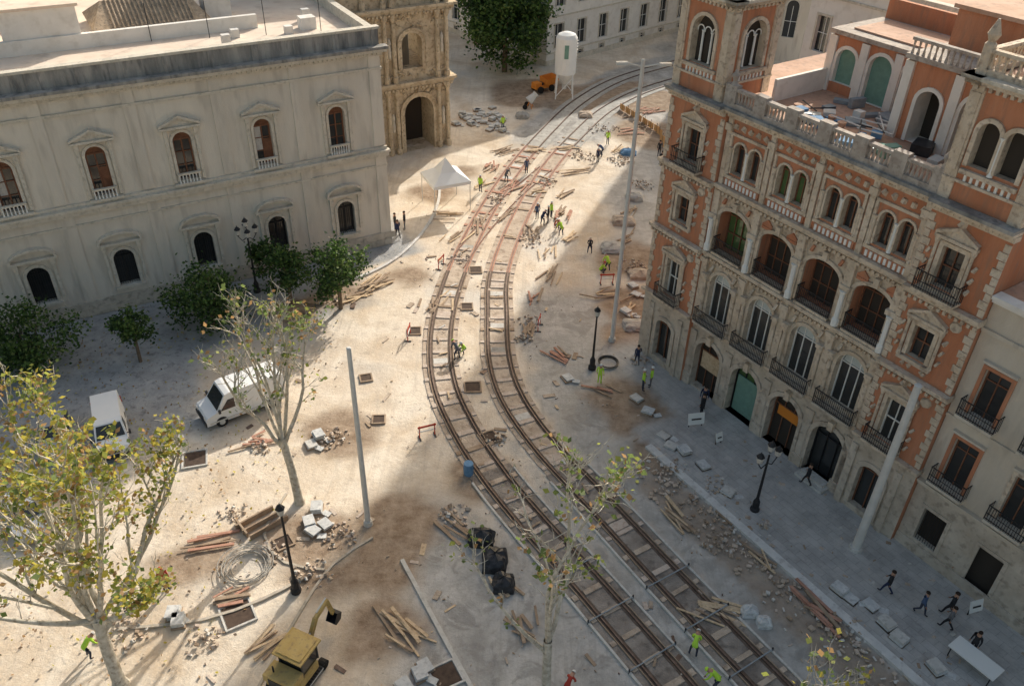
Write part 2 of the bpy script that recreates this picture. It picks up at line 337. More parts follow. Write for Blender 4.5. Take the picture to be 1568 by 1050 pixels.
for T in (TA,TB):
    tr=empty('tram_track')
    kd=[i for i,p in enumerate(T) if p.y>37][0];kf=[i for i,p in enumerate(T) if p.y>60][0];kg=[i for i,p in enumerate(T) if p.y>87][0]
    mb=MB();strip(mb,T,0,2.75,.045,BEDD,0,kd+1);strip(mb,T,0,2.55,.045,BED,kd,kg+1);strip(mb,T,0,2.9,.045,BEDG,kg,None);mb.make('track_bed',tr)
    mb=MB()
    for o in (-.7175,.7175):
        strip(mb,T,o,.36,.062,TRACKD,0,kf+1);strip(mb,T,o,.32,.064,REDF,kf,kg+1);strip(mb,T,o,.22,.062,TRACKD,kg,None)
        strip(mb,T,o,.075,.14,RAIL,h=.08)
        strip(mb,T,o+(.2 if o>0 else -.2),.05,.13,WOODD,0,kf,h=.07)
    # concrete edge walls of the trench in the near half
    for o in (-1.42,1.42): strip(mb,T,o,.12,.12,CONC,0,kd,h=.12)
    mb.make('rails',tr)
    mb=MB();acc=0;nxt=1.2
    for i in range(1,len(T)-1):
        acc+=(T[i]-T[i-1]).length
        if acc>nxt:
            acc=0;nxt=R.uniform(1.0,1.5);t=(T[i+1]-T[i-1]).normalized();p=T[i];g=math.atan2(t.y,t.x)
            if p.y>90 or (p.y>58 and R.random()<.45): continue
            m_=(SLEEP if R.random()<.85 else WOODD) if p.y<60 else R.choice([WOODD,REDF,SLEEP])
            if p.y<37: m_=R.choice([BED,SLEEP,BED])
            w_=.24+R.random()*.14;mb.obox((p.x,p.y,.075),g+R.uniform(-.03,.03),(w_,1.06,.08),m_)
            for q in (-1.12,1.12): mb.obox((p.x-t.y*q,p.y+t.x*q,.07),g,(w_,.3,.07),m_)
            if R.random()<.35: mb.obox((p.x+R.uniform(-.3,.3),p.y+R.uniform(-.3,.3),.13),R.random()*3,(R.uniform(.3,1.2),.12,.04),R.choice([WOOD,WOODD,CONC]))
            if R.random()<.3: mb.obox((p.x+t.x*.55,p.y+t.y*.55,.052),g,(.6,1.0,.02),R.choice([SLEEP,CONC,BEDG]))
    mb.make('sleepers',tr)
    mb=MB()
    for i in range(8,40,6):
        p=T[i];t=(T[i+1]-T[i-1]).normalized()
        mb.obox((p.x,p.y,.18),math.atan2(t.y,t.x),(.06,3.0,.05),BARG)
        for o in (-1.45,1.45): mb.cyl((p.x-t.y*o,p.y+t.x*o,.0),(p.x-t.y*o,p.y+t.x*o,.3),.045,.045,IRON,6)
    mb.make('gauge_bars',tr)
tr=empty('tram_track_crossover')
CR=spline([(-4.9,61),(-3.2,67),(-.6,74),(3.0,81.5)])
mb=MB()
for o in (-.7,.7):
    strip(mb,CR,o,.16,.068,REDF);strip(mb,CR,o,.06,.146,RAIL,h=.08)
mb.make('rails',tr)
def kerb(name,pts,w,h,m=KERB):
    mb=MB();T=spline(pts,1.0);strip(mb,T,0,w,h,m,h=h+.1)
    return mb.make(name)
kerb('pavement_kerb',[fromR(7.6,6.75),fromR(12,6.75),fromR(20,6.75),fromR(36,6.75)],.5,.17)
kerb('pavement_kerb',[(-5.6,30.0),(-4.6,28.2),(-1.5,22.7),(2.5,16)],.22,.11,CONC)
kerb('pavement_kerb',[(-10.6,28.6),(-12.4,27.2),(-15,25.9),(-19,25.2)],.16,.12,KERBD)
kerb('pavement_kerb',[(-12.9,34.6),(-13.4,31.5),(-11.8,29.6),(-9.6,29.2)],.14,.1,KERBD)
kerb('pavement_kerb',[(-7.6,77),(-7.4,73),(-8.0,68),(-9.6,63),(-12,59.5),(-15.5,57)],.24,.15)
kerb('pavement_kerb',[(-7.4,31.5),(-9.2,29.6),(-10.3,26.6),(-11.4,22)],.14,.1,KERBD)
# ------------------------------------------------------------------ LEFT BUILDING
def left_building():
    E=empty('stone_city_hall')
    mb=MB(LO,LS,LD);N=8;ce=[3.8+5.78*k for k in range(N)];ed=[0]+[6.7+5.78*k for k in range(N)]
    for k in range(N):
        c=ce[k]
        mb.cell(ed[k],ed[k+1],1.25,8.2,[(c,1.45,1.9,4.15,.72)],STONE_L,.5,0,STONE_LT,GLASS)
        mb.cell(ed[k],ed[k+1],8.2,16.4,[(c,1.3,9.25,12.2,.65)],STONE_L,.45,0,STONE_LT,GLASS)
    mb.box(-.06,ed[-1],-.05,.14,0,1.25,RUST)
    for k in range(70):
        a=-.05+k*.75;mb.box(a+.02,a+.73,.1,.17+R.random()*.03,.08+(k%2)*.03,.62,RUST);mb.box(a-.35,a+.35,.1,.16+R.random()*.03,.66,1.2,RUST)
    mb.make('walls',E)
    mb=MB(LO,LS,LD)
    for k in range(N):
        c=ce[k]
        mb.ring(c,1.45,1.9,4.15,.72,.24,.09,STONE_LT)
        mb.box(c-1.05,c+1.05,-.02,.2,1.62,1.88,STONE_LT)
        for s_ in (-1,1):
            mb.box(c+s_*1.2-.11,c+s_*1.2+.11,-.02,.14,2.2,5.3,STONE_LT);mb.box(c+s_*1.2-.16,c+s_*1.2+.16,-.02,.3,5.0,5.42,STONE_LT)
        mb.box(c-1.55,c+1.55,-.02,.38,5.43,5.6,STONE_LT)
        mb.ring(c,2.8,5.6,5.62,.62,.17,.38,STONE_LT,n=8)
        mb.ring(c,1.3,9.25,12.2,.65,.2,.09,STONE_LT)
        for s_ in (-1,1):
            mb.box(c+s_*1.05-.12,c+s_*1.05+.12,-.02,.15,9.2,13.05,STONE_LT);mb.box(c+s_*1.05-.15,c+s_*1.05+.15,-.02,.3,12.8,13.15,STONE_LT)
        mb.tri_ped(c,2.9,13.35,.62,.4,STONE_LT)
        mb.box(c-1.1,c+1.1,-.02,.34,8.92,9.1,STONE_LT)
        mb.balusters(c-.7,c+.7,.22,9.1,9.72,WHITEF,.2,.05);mb.box(c-.82,c+.82,.12,.32,9.72,9.85,STONE_LT)
        mb.box(ed[k+1]-.45,ed[k+1]+.45,-.02,.09,1.25,8.18,STONE_L);mb.box(ed[k+1]-.4,ed[k+1]+.4,-.02,.09,9.12,16.38,STONE_L)
    mb.box(-.05,.9,-.02,.1,1.25,8.18,STONE_L);mb.box(-.05,.9,-.02,.1,9.12,16.38,STONE_L)
    e=ed[-1]
    mb.box(-.1,e,-.02,.12,7.3,7.45,STONE_LT)
    mb.box(-.25,e,-.02,.30,8.2,8.55,STONE_LT);mb.box(-.32,e,-.02,.45,8.55,8.75,STONE_LT);mb.box(-.15,e,-.02,.16,8.75,9.0,STONE_LT)
    mb.box(-.15,e,-.02,.15,15.2,15.4,STONE_LT)
    mb.box(-.2,e,-.02,.25,16.3,16.62,STONE_LT);mb.box(-.5,e,-.02,.6,16.62,16.85,STONE_LT);mb.box(-.6,e,-.02,.72,16.85,17.05,STONE_DK)
    mb.dentils(0,e,.2,.2,16.42,16.61,STONE_LT,.35)
    mb.make('mouldings',E)
    mb=MB(LO,LS,LD)
    mb.box(-.1,e,-.42,0.0,17.05,18.2,STONE_DK);mb.box(-.2,e,-.5,.1,18.2,18.38,STONE_LT)
    for k in range(int(e/3.0)):
        mb.box(k*3.0,k*3.0+.5,-.02,.07,17.05,18.19,STONE_DK)
    mb.box(-.16,.4,-.5,-14,17.0,18.1,STONE_LT)
    mb.make('parapet',E)
    mb=MB(LO,LS,LD)
    for k in range(N):
        c=ce[k]
        for (w,zb,zs,r_,dd,fm) in ((1.45,1.9,4.15,.72,-.5,IRON),(1.3,9.25,12.2,.65,-.45,WOODF)):
            mb.ring(c,w-.24,zb+.02,zs,r_-.12,.12,.08,fm,dd+.0)
            mb.box(c-.05,c+.05,dd,dd+.09,zb,zs+r_-.05,fm);mb.box(c-w/2+.02,c+w/2-.02,dd,dd+.085,zs-.06,zs+.06,fm)
            if fm is IRON:
                for q in range(-4,5): mb.box(c+q*.16-.015,c+q*.16+.015,dd+.3,dd+.33,zb,zs+math.sqrt(max(0,1-(q*.16/.72)**2))*.7,IRON)
                for q in range(5): mb.box(c-.7,c+.7,dd+.29,dd+.3,zb+.3+q*.5,zb+.33+q*.5,IRON)
            else:
                o=mb.outline(c,w-.25,zs+.05,zs+.06,r_-.14,8);mb.face([(p[0],dd+.03,p[1]) for p in o[1:-1]],WOODF)
                if k%2: mb.box(c-w/2+.05,c-.06,dd+.02,dd+.06,zb+.05,zb+1.9,WOODF)
                if k%3==1: mb.box(c+.06,c+w/2-.05,dd+.01,dd+.03,zb+1.0,zb+2.9,CONC)
                for q in (1,2): mb.box(c-w/2+.05,c+w/2-.05,dd,dd+.07,zb+q*1.0,zb+q*1.0+.06,WOODF)
    mb.make('window_frames',E)
    mb=MB(LO,LS,LD)
    mb.face([(0,0,0),(0,-30,0),(0,-30,17.3),(0,0,17.3)],STONE_L);mb.face([(e,0,0),(e,-30,0),(e,-30,17.3),(e,0,17.3)],STONE_L)
    mb.face([(0,-30,0),(e,-30,0),(e,-30,17.3),(0,-30,17.3)],STONE_L)
    mb.face([(.4,-.42,17.3),(e,-.42,17.3),(e,-9,17.3),(.4,-9,17.3)],ROOF_P)
    mb.face([(.4,-9,17.3),(e,-9,17.3),(e,-30,17.3),(.4,-30,17.3)],ROOF_P)
    mb.make('shell',E)
    mb=MB(LO,LS,LD)
    mb.box(6,e,-3.2,-3.0,17.3,17.45,ROOF_P)
    mb.box(7,e,-7.6,-7.2,17.3,18.3,WHITE);mb.box(7,e,-8.8,-7.6,17.3,17.9,ROOF_P)
    mb.box(19.5,24.5,-11.5,-7.4,17.3,20.2,WHITE);mb.box(19.3,24.7,-11.7,-7.2,20.2,20.4,ROOF_P)
    mb.box(8,10,-13,-11,17.3,19.2,WHITE);mb.box(3,4.2,-6,-5,17.3,18.2,WHITE)
    mb.make('roof_walls',E)
    mb=MB(LO,LS,LD)
    for (a0,a1,d0,d1,zr) in ((10,18.6,-9,-15,19.3),(25,34,-9.5,-16,20),(20,27,-14,-20,20)):
        dm=(d0+d1)/2
        mb.face([(a0,d0,17.9),(a1,d0,17.9),(a1-1.2,dm,zr),(a0+1.2,dm,zr)],TILE);mb.face([(a0,d1,17.9),(a1,d1,17.9),(a1-1.2,dm,zr),(a0+1.2,dm,zr)],TILE)
        mb.face([(a0,d0,17.9),(a0,d1,17.9),(a0+1.2,dm,zr)],TILE);mb.face([(a1,d0,17.9),(a1,d1,17.9),(a1-1.2,dm,zr)],TILE)
        mb.box(a0+.2,a1-.2,d1+.2,d0-.2,17.3,17.9,WHITE)
        k=int((a1-a0-2.4)/.32)
        for i in range(k):
            x=a0+1.3+i*.32;mb.cyl((x,d0,17.95),(x,dm,zr+.03),.07,.07,TILE,5,False)
    mb.make('tile_roofs',E)
    mb=MB(LO,LS,LD)
    for i in range(5):
        a=2+R.random()*10;d=-2-R.random()*6;mb.box(a,a+.6,d-.5,d,17.31,17.31+.5+R.random()*.4,WHITE if i%2 else POLE)
    for i in range(4): mb.cyl((3+i*4,-4-i,17.3),(3+i*4,-4-i,20),.03,.03,IRON,5)
    mb.make('roof_equipment',E)
left_building()
# ------------------------------------------------------------------ PLATERESQUE GATEHOUSE
def plateresque():
    E=empty('carved_stone_gatehouse');O=(-7.4,87.5)
    mb=MB(O,LS,LD)
    mb.cell(0,7.2,0,7,[(3.5,3.3,0,4.2,1.6)],PLAT,3.0,0,PLAT,DARK)
    mb.cell(0,7.2,7.6,14.3,[(4.0,2.2,8.8,11.3,1.0)],PLAT,.9,0,PLAT,None)
    mb.cell(0,7.2,14.9,26,[(4.3,1.3,17,17.6,.62)],PLAT,.5,0,PLAT,DARK)
    mb.face([(2.6,-4,7.8),(5.4,-4,7.8),(5.4,-4,13),(2.6,-4,13)],STONE_L)
    for z in (0,7.6,14.9): mb.box(7.2,20,-4,-.02,z,z+6.9 if z<14 else 26,PLAT)
    mb.fr((O[0],O[1]),(-LD[0],-LD[1]),(-LS[0],-LS[1]))
    mb.cell(0,10,0,7,[(4,2.4,0,4.2,1.2)],PLAT,1.0,0,PLAT,DARK);mb.cell(0,10,7.6,14.3,[(4,1.8,9,11.3,.9)],PLAT,.6,0,PLAT,DARK);mb.cell(0,10,14.9,26,[],PLAT)
    mb.make('walls',E)
    mb=MB(O,LS,LD)
    for z,h,p in ((7.0,.35,.45),(7.35,.25,.7),(14.3,.35,.5),(14.65,.25,.8)):
        mb.box(-p,20,-10,p,z,z+h,PLAT)
    mb.dentils(-.3,14,.4,.22,6.8,7.0,PLAT,.4);mb.dentils(-.3,14,.4,.22,14.1,14.3,PLAT,.4)
    for z0,z1 in ((0,7),(7.6,14.3),(14.9,24)):
        for a in (.25,1.25,6.0,6.9,9,12):
            mb.lathe((a,.28),[(.3,z0),(.3,z0+.6),(.2,z0+.7),(.24,(z0+z1)/2),(.17,z1-.8),(.3,z1-.5),(.32,z1)],PLAT,8)
        for a in (.75,6.45,8,10.5):
            mb.box(a-.2,a+.2,-.02,.2,z0+2.2,z0+2.5,PLAT)
            mb.lathe((a,.18),[(.16,z0+2.5),(.2,z0+3.1),(.14,z0+3.7),(.2,z0+4.0),(.12,z0+4.3),(.01,z0+4.45)],STONE_LT,7)
    for (sc,w,zb,zs,r_) in ((3.5,3.3,0,4.2,1.6),(4.0,2.2,8.8,11.3,1.0),(4.3,1.3,17,17.6,.62)):
        mb.ring(sc,w,zb,zs,r_,.35,.15,PLAT);mb.ring(sc,w+.7,zb,zs,r_+.35,.15,.28,PLAT)
    for i in range(260):
        a=R.uniform(.1,12);z=R.choice([R.uniform(5.9,6.7),R.uniform(12.6,14),R.uniform(8,8.6),R.uniform(18.5,20)])
        mb.obox((a,.03,z),R.random(),(.22,.16,.16+R.random()*.15),PLAT,R.random(),R.random())
    mb.make('columns_and_carving',E)
plateresque()
# ------------------------------------------------------------------ RIGHT BUILDING
def right_building():
    E=empty('brick_palace_building')
    cb=[3.6,7.05,10.35,13.65,16.8];cc=[5.4,8.7,12.0,15.25]
    mb=MB(RO,RS,RD)
    for k,c in enumerate(cc):
        a,b=cb[k],cb[k+1];pm=[DARK,GLASSG,DARK,GLASS][k]
        mb.cell(a,b,0,5.2,[(c,2.25,.12,2.95,1.1)],STONE_G,.55,0,STONE_G,pm)
        mb.cell(a,b,5.2,10.2,[(c,1.85,5.75,8.35,.92)],STONE_R,.4,0,STONE_R,GLASS)
        mb.cell(a,b,10.2,14.7,[(c,2.35,10.55,12.85,.75)],STONE_R,.9,0,BRICK,[GLASSG,DARK,DARK,DARK][k])
        mb.cell(a,b,14.7,19.1,[(c-.56,.82,15.75,17.25,.41),(c+.56,.82,15.75,17.25,.41)],BRICK,.4,0,STONE_R,[GLASS,GLASSG,GLASS,GLASS][k])
    for (a,b,c) in ((-.9,3.6,1.45),(16.8,20.75,18.5)):
        d=.35
        mb.cell(a,b,0,5.2,[(c,1.5,.5,3.2,.5)],STONE_G,.4,d,STONE_G,GLASS)
        mb.cell(a,b,5.2,10.2,[(c,1.15,5.8,8.5,0 if c>10 else .5)],BRICK,.35,d,STONE_R,GLASS)
        mb.cell(a,b,10.2,14.7,[(c,1.05,11.3,13.1,0)],BRICK,.35,d,STONE_R,GLASS)
        mb.cell(a,b,14.7,19.1,[(c,1.1,15.4,17.5,0)],BRICK,.35,d,STONE_R,GLASS)
        for e in (a,b): mb.face([(e,0,0),(e,d,0),(e,d,19.1),(e,0,19.1)],BRICK)
    mb.make('walls',E)
    mb=MB(RO,RS,RD)
    def win(c,w,zb,zs,r_,dd,fm,nv=2,nh=2):
        mb.ring(c,w-.14,zb+.01,zs,max(r_-.07,0) if r_>0 else 0,.07,.07,fm,dd,8)
        for i in range(1,nv):
            x=c-w/2+w*i/nv;mb.box(x-.03,x+.03,dd,dd+.065,zb,zs+r_*.9,fm)
        for i in range(1,nh+1):
            z=zb+(zs-zb)*i/nh;mb.box(c-w/2+.03,c+w/2-.03,dd,dd+.06,z-.04,z+.03,fm)
    BLIND=mat('pale_fanlight',(.50,.56,.56),(.62,.66,.65),3,rough=.3)
    for k,c in enumerate(cc):
        win(c,1.85,5.75,8.35,.92,-.4,WHITEF,3,1)
        o=mb.outline(c,1.6,8.4,8.42,.78,8);mb.face([(p[0],-.37,p[1]) for p in o[1:-1]],BLIND)
        win(c,2.35,10.55,12.85,.75,-.88,WOODF,4,2)
        for s_ in (-.56,.56): win(c+s_,.82,15.75,17.25,.41,-.4,WOODF,2,1)
        win(c,2.25,.12,2.95,1.1,-.5,IRON if k%2 else WOODF,3,1)
    for c in (1.45,18.5):
        win(c,1.5,.5,3.2,.5,-.02,WOODF,2,1);win(c,1.15,5.8,8.5,0,.02,WHITEF,2,2);win(c,1.05,11.3,13.1,0,.02,WOODF,2,2);win(c,1.1,15.4,17.5,0,.02,WOODF,2,2)
    mb.box(7.75,9.65,-.5,-.42,.2,3.0,MATS['green_shutter']);mb.box(4.5,6.3,-.5,-.43,1.6,2.9,WOOD);mb.box(11.2,12.8,-.5,-.43,2.2,2.9,ORG)
    mb.make('windows',E)
    mb=MB(RO,RS,RD)
    for k,c in enumerate(cc):
        mb.ring(c,2.25,.12,2.95,1.1,.3,.12,STONE_G);mb.obox((c,.15,4.35),math.atan2(RS[1],RS[0]),(.35,.35,.6),STONE_R)
        mb.ring(c,1.85,5.75,8.35,.92,.22,.12,STONE_R)
        for s_ in (-1,1):
            mb.lathe((c+s_*1.25,.22),[(.2,5.45),(.2,5.9),(.13,6.0),(.15,7.2),(.11,8.3),(.2,8.5),(.22,8.7)],STONE_R,8)
            mb.box(c+s_*1.25-.22,c+s_*1.25+.22,-.02,.44,8.7,8.95,STONE_R)
            mb.obox((c+s_*.95,.03,9.35),.9,(.5,.16,.4),STONE_R,.5,.3)
        mb.ironbalc(c-1.3,c+1.3,0,.75,5.52,slab=STONE_G,h=1.0)
        mb.ring(c,2.35,10.55,12.85,.75,.22,.14,STONE_R);mb.ironbalc(c-1.15,c+1.15,-.3,.62,10.6,h=1.0)
        mb.obox((c,.12,13.95),math.atan2(RS[1],RS[0]),(.3,.3,.5),STONE_R)
        for s_ in (-1,1):
            mb.tri_ped(c+s_*.9,.7,13.75,.3,.1,BRICK) if k%2 else mb.obox((c+s_*.95,.03,13.95),.9,(.5,.14,.35),BRICK,.4,.3)
        for s_ in (-.56,.56): mb.ring(c+s_,.82,15.75,17.25,.41,.12,.09,STONE_R,n=8)
        mb.lathe((c,.06),[(.13,15.7),(.08,15.85),(.08,17.1),(.15,17.3)],WHITEF,7)
        for s_ in (-1.2,1.2): mb.lathe((c+s_,.1),[(.14,15.7),(.09,15.85),(.09,17.1),(.15,17.3)],STONE_R,7);
        for x0,x1,z0,z1 in ((-1.38,1.38,18.0,18.16),(-1.38,-1.22,15.6,18.0),(1.22,1.38,15.6,18.0),(-1.42,1.42,15.42,15.62)):
            mb.box(c+x0,c+x1,-.02,.13,z0,z1,STONE_R)
        mb.box(c-1.3,c+1.3,-.02,.08,14.95,15.38,BRICK)
        for i in range(9): mb.box(c-1.2+i*.28,c-1.06+i*.28,.05,.13,15.0,15.34,WHITEF)
        for i in range(5): mb.obox((c-1.1+i*.55,.02,18.5),.3,(.3,.2,.26),STONE_R,R.random(),R.random()*.5)
    for x in (3.85,7.05,10.35,13.65,16.55):
        mb.box(x-.22,x+.22,-.02,.26,5.3,10.15,STONE_R);mb.box(x-.3,x+.3,-.02,.36,9.6,9.95,STONE_R)
        mb.box(x-.24,x+.24,-.02,.24,10.45,14.5,STONE_R);mb.box(x-.34,x+.34,-.02,.36,12.7,13.0,STONE_R)
        mb.lathe((x,.3),[(.2,10.5),(.2,10.9),(.14,11),(.14,12.5),(.22,12.7)],WHITEF,8)
        mb.box(x-.16,x+.16,-.02,.15,14.9,18.95,STONE_R);mb.box(x-.24,x+.24,-.02,.26,18.2,18.6,STONE_R)
        mb.box(x-.4,x+.4,-.02,.2,0,.9,STONE_G);mb.box(x-.3,x+.3,-.02,.12,.9,4.4,STONE_G)
    for (a,b,d) in ((3.55,16.85,0),(-1.0,3.6,.35),(16.8,20.85,.35)):
        q=.002*(1+d*10)
        mb.box(a,b,d-.4,d+.18,5.1,5.22+q,STONE_G);mb.box(a,b,d-.4,d+.34,5.225+q,5.42,STONE_R)
        mb.box(a,b,d-.3,d+.2,10.05,10.2+q,STONE_R);mb.box(a,b,d-.3,d+.4,10.2+q,10.42,STONE_R)
        mb.box(a,b,d-.3,d+.22,14.55,14.72+q,STONE_R);mb.box(a,b,d-.3,d+.38,14.72+q,14.92,STONE_R)
        mb.box(a,b,d-.3,d+.2,18.95,19.2+q,STONE_R);mb.box(a,b,d-.3,d+.5,19.25+q,19.42,STONE_R);mb.box(a,b,d-.3,d+.62,19.42,19.58+q,STONE_DK)
        for z in (9.85,14.35,19.03): mb.dentils(a,b,d+.1,.16,z,z+.18,STONE_R,.3)
    for (a,b,c) in ((-.9,3.6,1.45),(16.8,20.75,18.5)):
        d=.35
        for z0,z1 in ((5.5,10),(10.5,14.5),(15,18.9)):
            n=int((z1-z0)/.42)
            for i in range(n):
                w=.42 if i%2 else .28
                for e,sg in ((a,1),(b,-1)): mb.box(min(e,e+sg*w)-.003,max(e,e+sg*w)+.003,d-.02,d+.05,z0+i*.42,z0+i*.42+.38,STONE_R)
        for (w,zb,zs) in ((1.15,5.8,8.5),(1.05,11.3,13.1),(1.1,15.4,17.5)):
            mb.ring(c,w,zb,zs,0,.22,.1,STONE_R,d)
            mb.tri_ped(c,w+1.0,zs+.5,.5,.28,STONE_R,d)
            for s_ in (-1,1):
                mb.lathe((c+s_*(w/2+.35),d+.12),[(.13,zb-.1),(.09,zb+.1),(.08,zs),(.15,zs+.2),(.15,zs+.34)],STONE_R,7)
                for i in range(3): mb.obox((c+s_*(w/2+.62),d+.04,zb+.4+i*.6),.5,(.22,.12,.3),STONE_R,R.random(),.4)
            mb.box(c-w/2-.4,c+w/2+.4,d-.02,d+.2,zb-.3,zb-.08,STONE_R)
            mb.obox((c,d+.06,zs+1.25),.3,(.45,.2,.4),STONE_R,.78,.1)
            for i in range(4): mb.obox((c+R.uniform(-.8,.8),d+.02,zb-.55),.3,(.25,.12,.2),STONE_R,R.random(),.4)
        mb.ironbalc(c-1.1,c+1.1,d,.7,15.2,h=1.0);mb.ironbalc(c-1.0,c+1.0,d,.6,5.55,h=1.0)
        mb.ring(c,1.5,.5,3.2,.5,.3,.12,STONE_G,d)
        for s_ in (-1.4,1.4): mb.box(c+s_-.2,c+s_+.2,d-.02,d+.14,0,4.6,STONE_G)
        for z in (9.35,13.95): mb.cyl((c+1.3,d-.02,z),(c+1.3,d+.12,z),.32,.25,STONE_R,8)
    mb.box(14.3,16.3,0,.9,.1,.28,CONC);mb.box(14.5,16.1,0,.6,.28,.45,CONC)
    mb.make('stone_dressings',E)
    mb=MB(RO,RS,RD)
    mb.box(3.6,16.8,.0,.4,19.58,19.85,BALU);mb.box(3.6,16.8,.05,.38,20.5,20.66,BALU)
    mb.balusters(3.7,16.7,.2,19.85,20.5,BALU,.24,.085)
    for x in [3.7+i*2.17 for i in range(7)]:
        mb.box(x-.4,x+.4,0-.02,.42,19.58,20.8,BALU)
    for x in (3.7,16.7): mb.lathe((x,.2),[(.2,20.8),(.12,21.0),(.22,21.3),(.05,21.6)],BALU,8)
    mb.make('roof_balustrade',E)
    mb=MB(RO,RS,RD);dp=-16
    mb.face([(-.9,0,0),(-.9,dp,0),(-.9,dp,19.3),(-.9,0,19.3)],BRICK);mb.face([(20.75,0,0),(20.75,dp,0),(20.75,dp,19.3),(20.75,0,19.3)],BRICK)
    mb.face([(-.9,dp,0),(20.75,dp,0),(20.75,dp,19.3),(-.9,dp,19.3)],BRICK)
    mb.face([(-.9,-.3,19.3),(20.75,-.3,19.3),(20.75,dp,19.3),(-.9,dp,19.3)],TERRA)
    mb.face([(-.9,-.3,19.3),(20.75,-.3,19.3),(20.75,.35,19.3),(-.9,.35,19.3)],TERRA)
    mb.make('shell_and_terrace_floor',E)
    mb=MB(RO,RS,RD)
    def belv(s0,s1,d1,d0,zt,twin):
        for side in range(4):
            if side==0: mb.fr(RO,RS,RD);A,B,d=s0,s1,d1
            elif side==1:
                p=fromR(s1,d1);mb.fr(p,(-RD[0],-RD[1]),RS);A,B,d=0,d1-d0,0
            elif side==2:
                p=fromR(s0,d0);mb.fr(p,RS,(-RD[0],-RD[1]));A,B,d=0,s1-s0,0
            else:
                p=fromR(s0,d0);mb.fr(p,RD,(-RS[0],-RS[1]));A,B,d=0,d1-d0,0
            c=(A+B)/2
            ops=[(c-.62,.95,21.3,22.9,.47),(c+.62,.95,21.3,22.9,.47)] if twin else [(c,1.75,21.2,23.0,.87)]
            mb.cell(A,B,19.6,24.9,ops,BRICK,.4,d,STONE_R,DARK)
            for o in ops: mb.ring(o[0],o[1],o[2],o[3],o[4],.2,.12,STONE_R,d)
            if not twin:
                for q in (-.35,.35): mb.lathe((c+q,d-.25),[(.1,21.3),(.07,21.4),(.07,22.9),(.12,23)],WHITEF,7)
                for q in (-.56,0,.56): mb.ring(c+q*1.0,.42,22.9,23.0,.2,.07,.0,WHITEF,d-.25,6)
            else: mb.lathe((c,d+.05),[(.14,21.2),(.08,21.4),(.08,22.8),(.15,22.95)],WHITEF,7)
            for e,sg in ((A,1),(B,-1)):
                mb.box(min(e,e+sg*.5)-.04,max(e,e+sg*.5)+.04,d-.05,d+.09,19.6,24.7,STONE_R)
                mb.box(min(e,e+sg*.42),max(e,e+sg*.42),d,d+.14,21.0,24.4,STONE_R)
            mb.box(A-.05,B+.05,d-.05,d+.16,20.5,20.62,STONE_R)
            mb.box(c-1.3,c+1.3,d-.02,d+.2,20.95,21.15,STONE_R)
            for i in range(8): mb.box(c-1.05+i*.29,c-.93+i*.29,d-.02,d+.07,20.62,20.95,WHITEF)
            mb.box(A-.35,B+.35,d-.4,d+.35,24.75,24.95,STONE_R);mb.box(A-.5,B+.5,d-.4,d+.5,24.95,25.1,STONE_LT)
            mb.dentils(A,B,d+.05,.2,24.55,24.75,STONE_R,.3)
            mb.box(A-.1,B+.1,d-.3,d+.05,25.1,25.35,STONE_R);mb.balusters(A,B,d-.1,25.35,26.0,STONE_R,.28,.07);mb.box(A-.1,B+.1,d-.25,d+.05,26.0,26.15,STONE_R)
            mb.lathe((A,d-.1),[(.25,25.1),(.25,26.3),(.15,26.4),(.28,26.7),(.05,27.3)],STONE_R,8)
        mb.fr(RO,RS,RD);mb.face([(s0,d1,25.1),(s1,d1,25.1),(s1,d0,25.1),(s0,d0,25.1)],TERRA)
    belv(-.9,3.0,.35,-3.4,0,False);belv(16.85,20.7,.35,-4.0,0,True)
    mb.make('belvedere_towers',E)
    mb=MB(RO,RS,RD)
    ops=[(5.0,1.3,19.9,21.3,.6),(7.3,1.5,19.35,21.4,.7),(9.4,1.5,19.35,21.4,.7)]
    mb.cell(3.8,10.6,19.31,22.6,ops,BRICK,.25,-7.5,WHITE,GREENS)
    for o in ops: mb.ring(o[0],o[1],o[2],o[3],o[4],.2,.06,WHITE,-7.5)
    for x in (3.9,6.1,8.35,10.5): mb.box(x-.25,x+.25,-7.52,-7.36,19.31,22.5,WHITE)
    mb.box(3.6,10.7,-12,-7.3,22.6,22.85,BALU);mb.box(3.7,10.6,-11.9,-7.76,19.31,22.6,WHITE)
    mb.cell(10.6,16.85,19.31,23.4,[(12.3,1.3,19.35,21.5,.62),(15.0,1.9,19.35,21.7,.9)],BRICK,1.2,-4.6,WHITE,DARK)
    for x in (10.8,13.6,16.6): mb.box(x-.25,x+.25,-4.62,-4.4,19.31,23.3,WHITE)
    for o in ((12.3,1.3,19.35,21.5,.62),(15.0,1.9,19.35,21.7,.9)): mb.ring(*o,.2,.1,WHITE,-4.6)
    mb.box(10.5,16.9,-13,-4.3,23.4,23.65,BALU)
    mb.box(10.6,16.85,-13,-5.85,19.31,23.4,BRICK);mb.face([(10.6,-4.6,19.31),(10.6,-5.85,19.31),(10.6,-5.85,23.4),(10.6,-4.6,23.4)],BRICK)
    mb.box(11,16.5,-10,-7,23.65,25.6,BRICK);mb.box(10.8,16.7,-10.2,-6.8,25.6,25.8,TERRA)
    mb.box(3.8,10.5,-12.3,-12,22.85,24,BRICK)
    mb.box(3.8,4.0,-7.3,-3,19.31,20.6,WHITE)
    mb.balusters(10.7,16.6,-4.5,23.65,24.3,BALU,.3,.07);mb.box(10.6,16.8,-4.65,-4.35,24.3,24.45,BALU)
    mb.box(4.5,9.5,-11.5,-8.2,22.86,22.95,TERRA)
    mb.make('penthouse',E)
    mb=MB(RO,RS,RD)
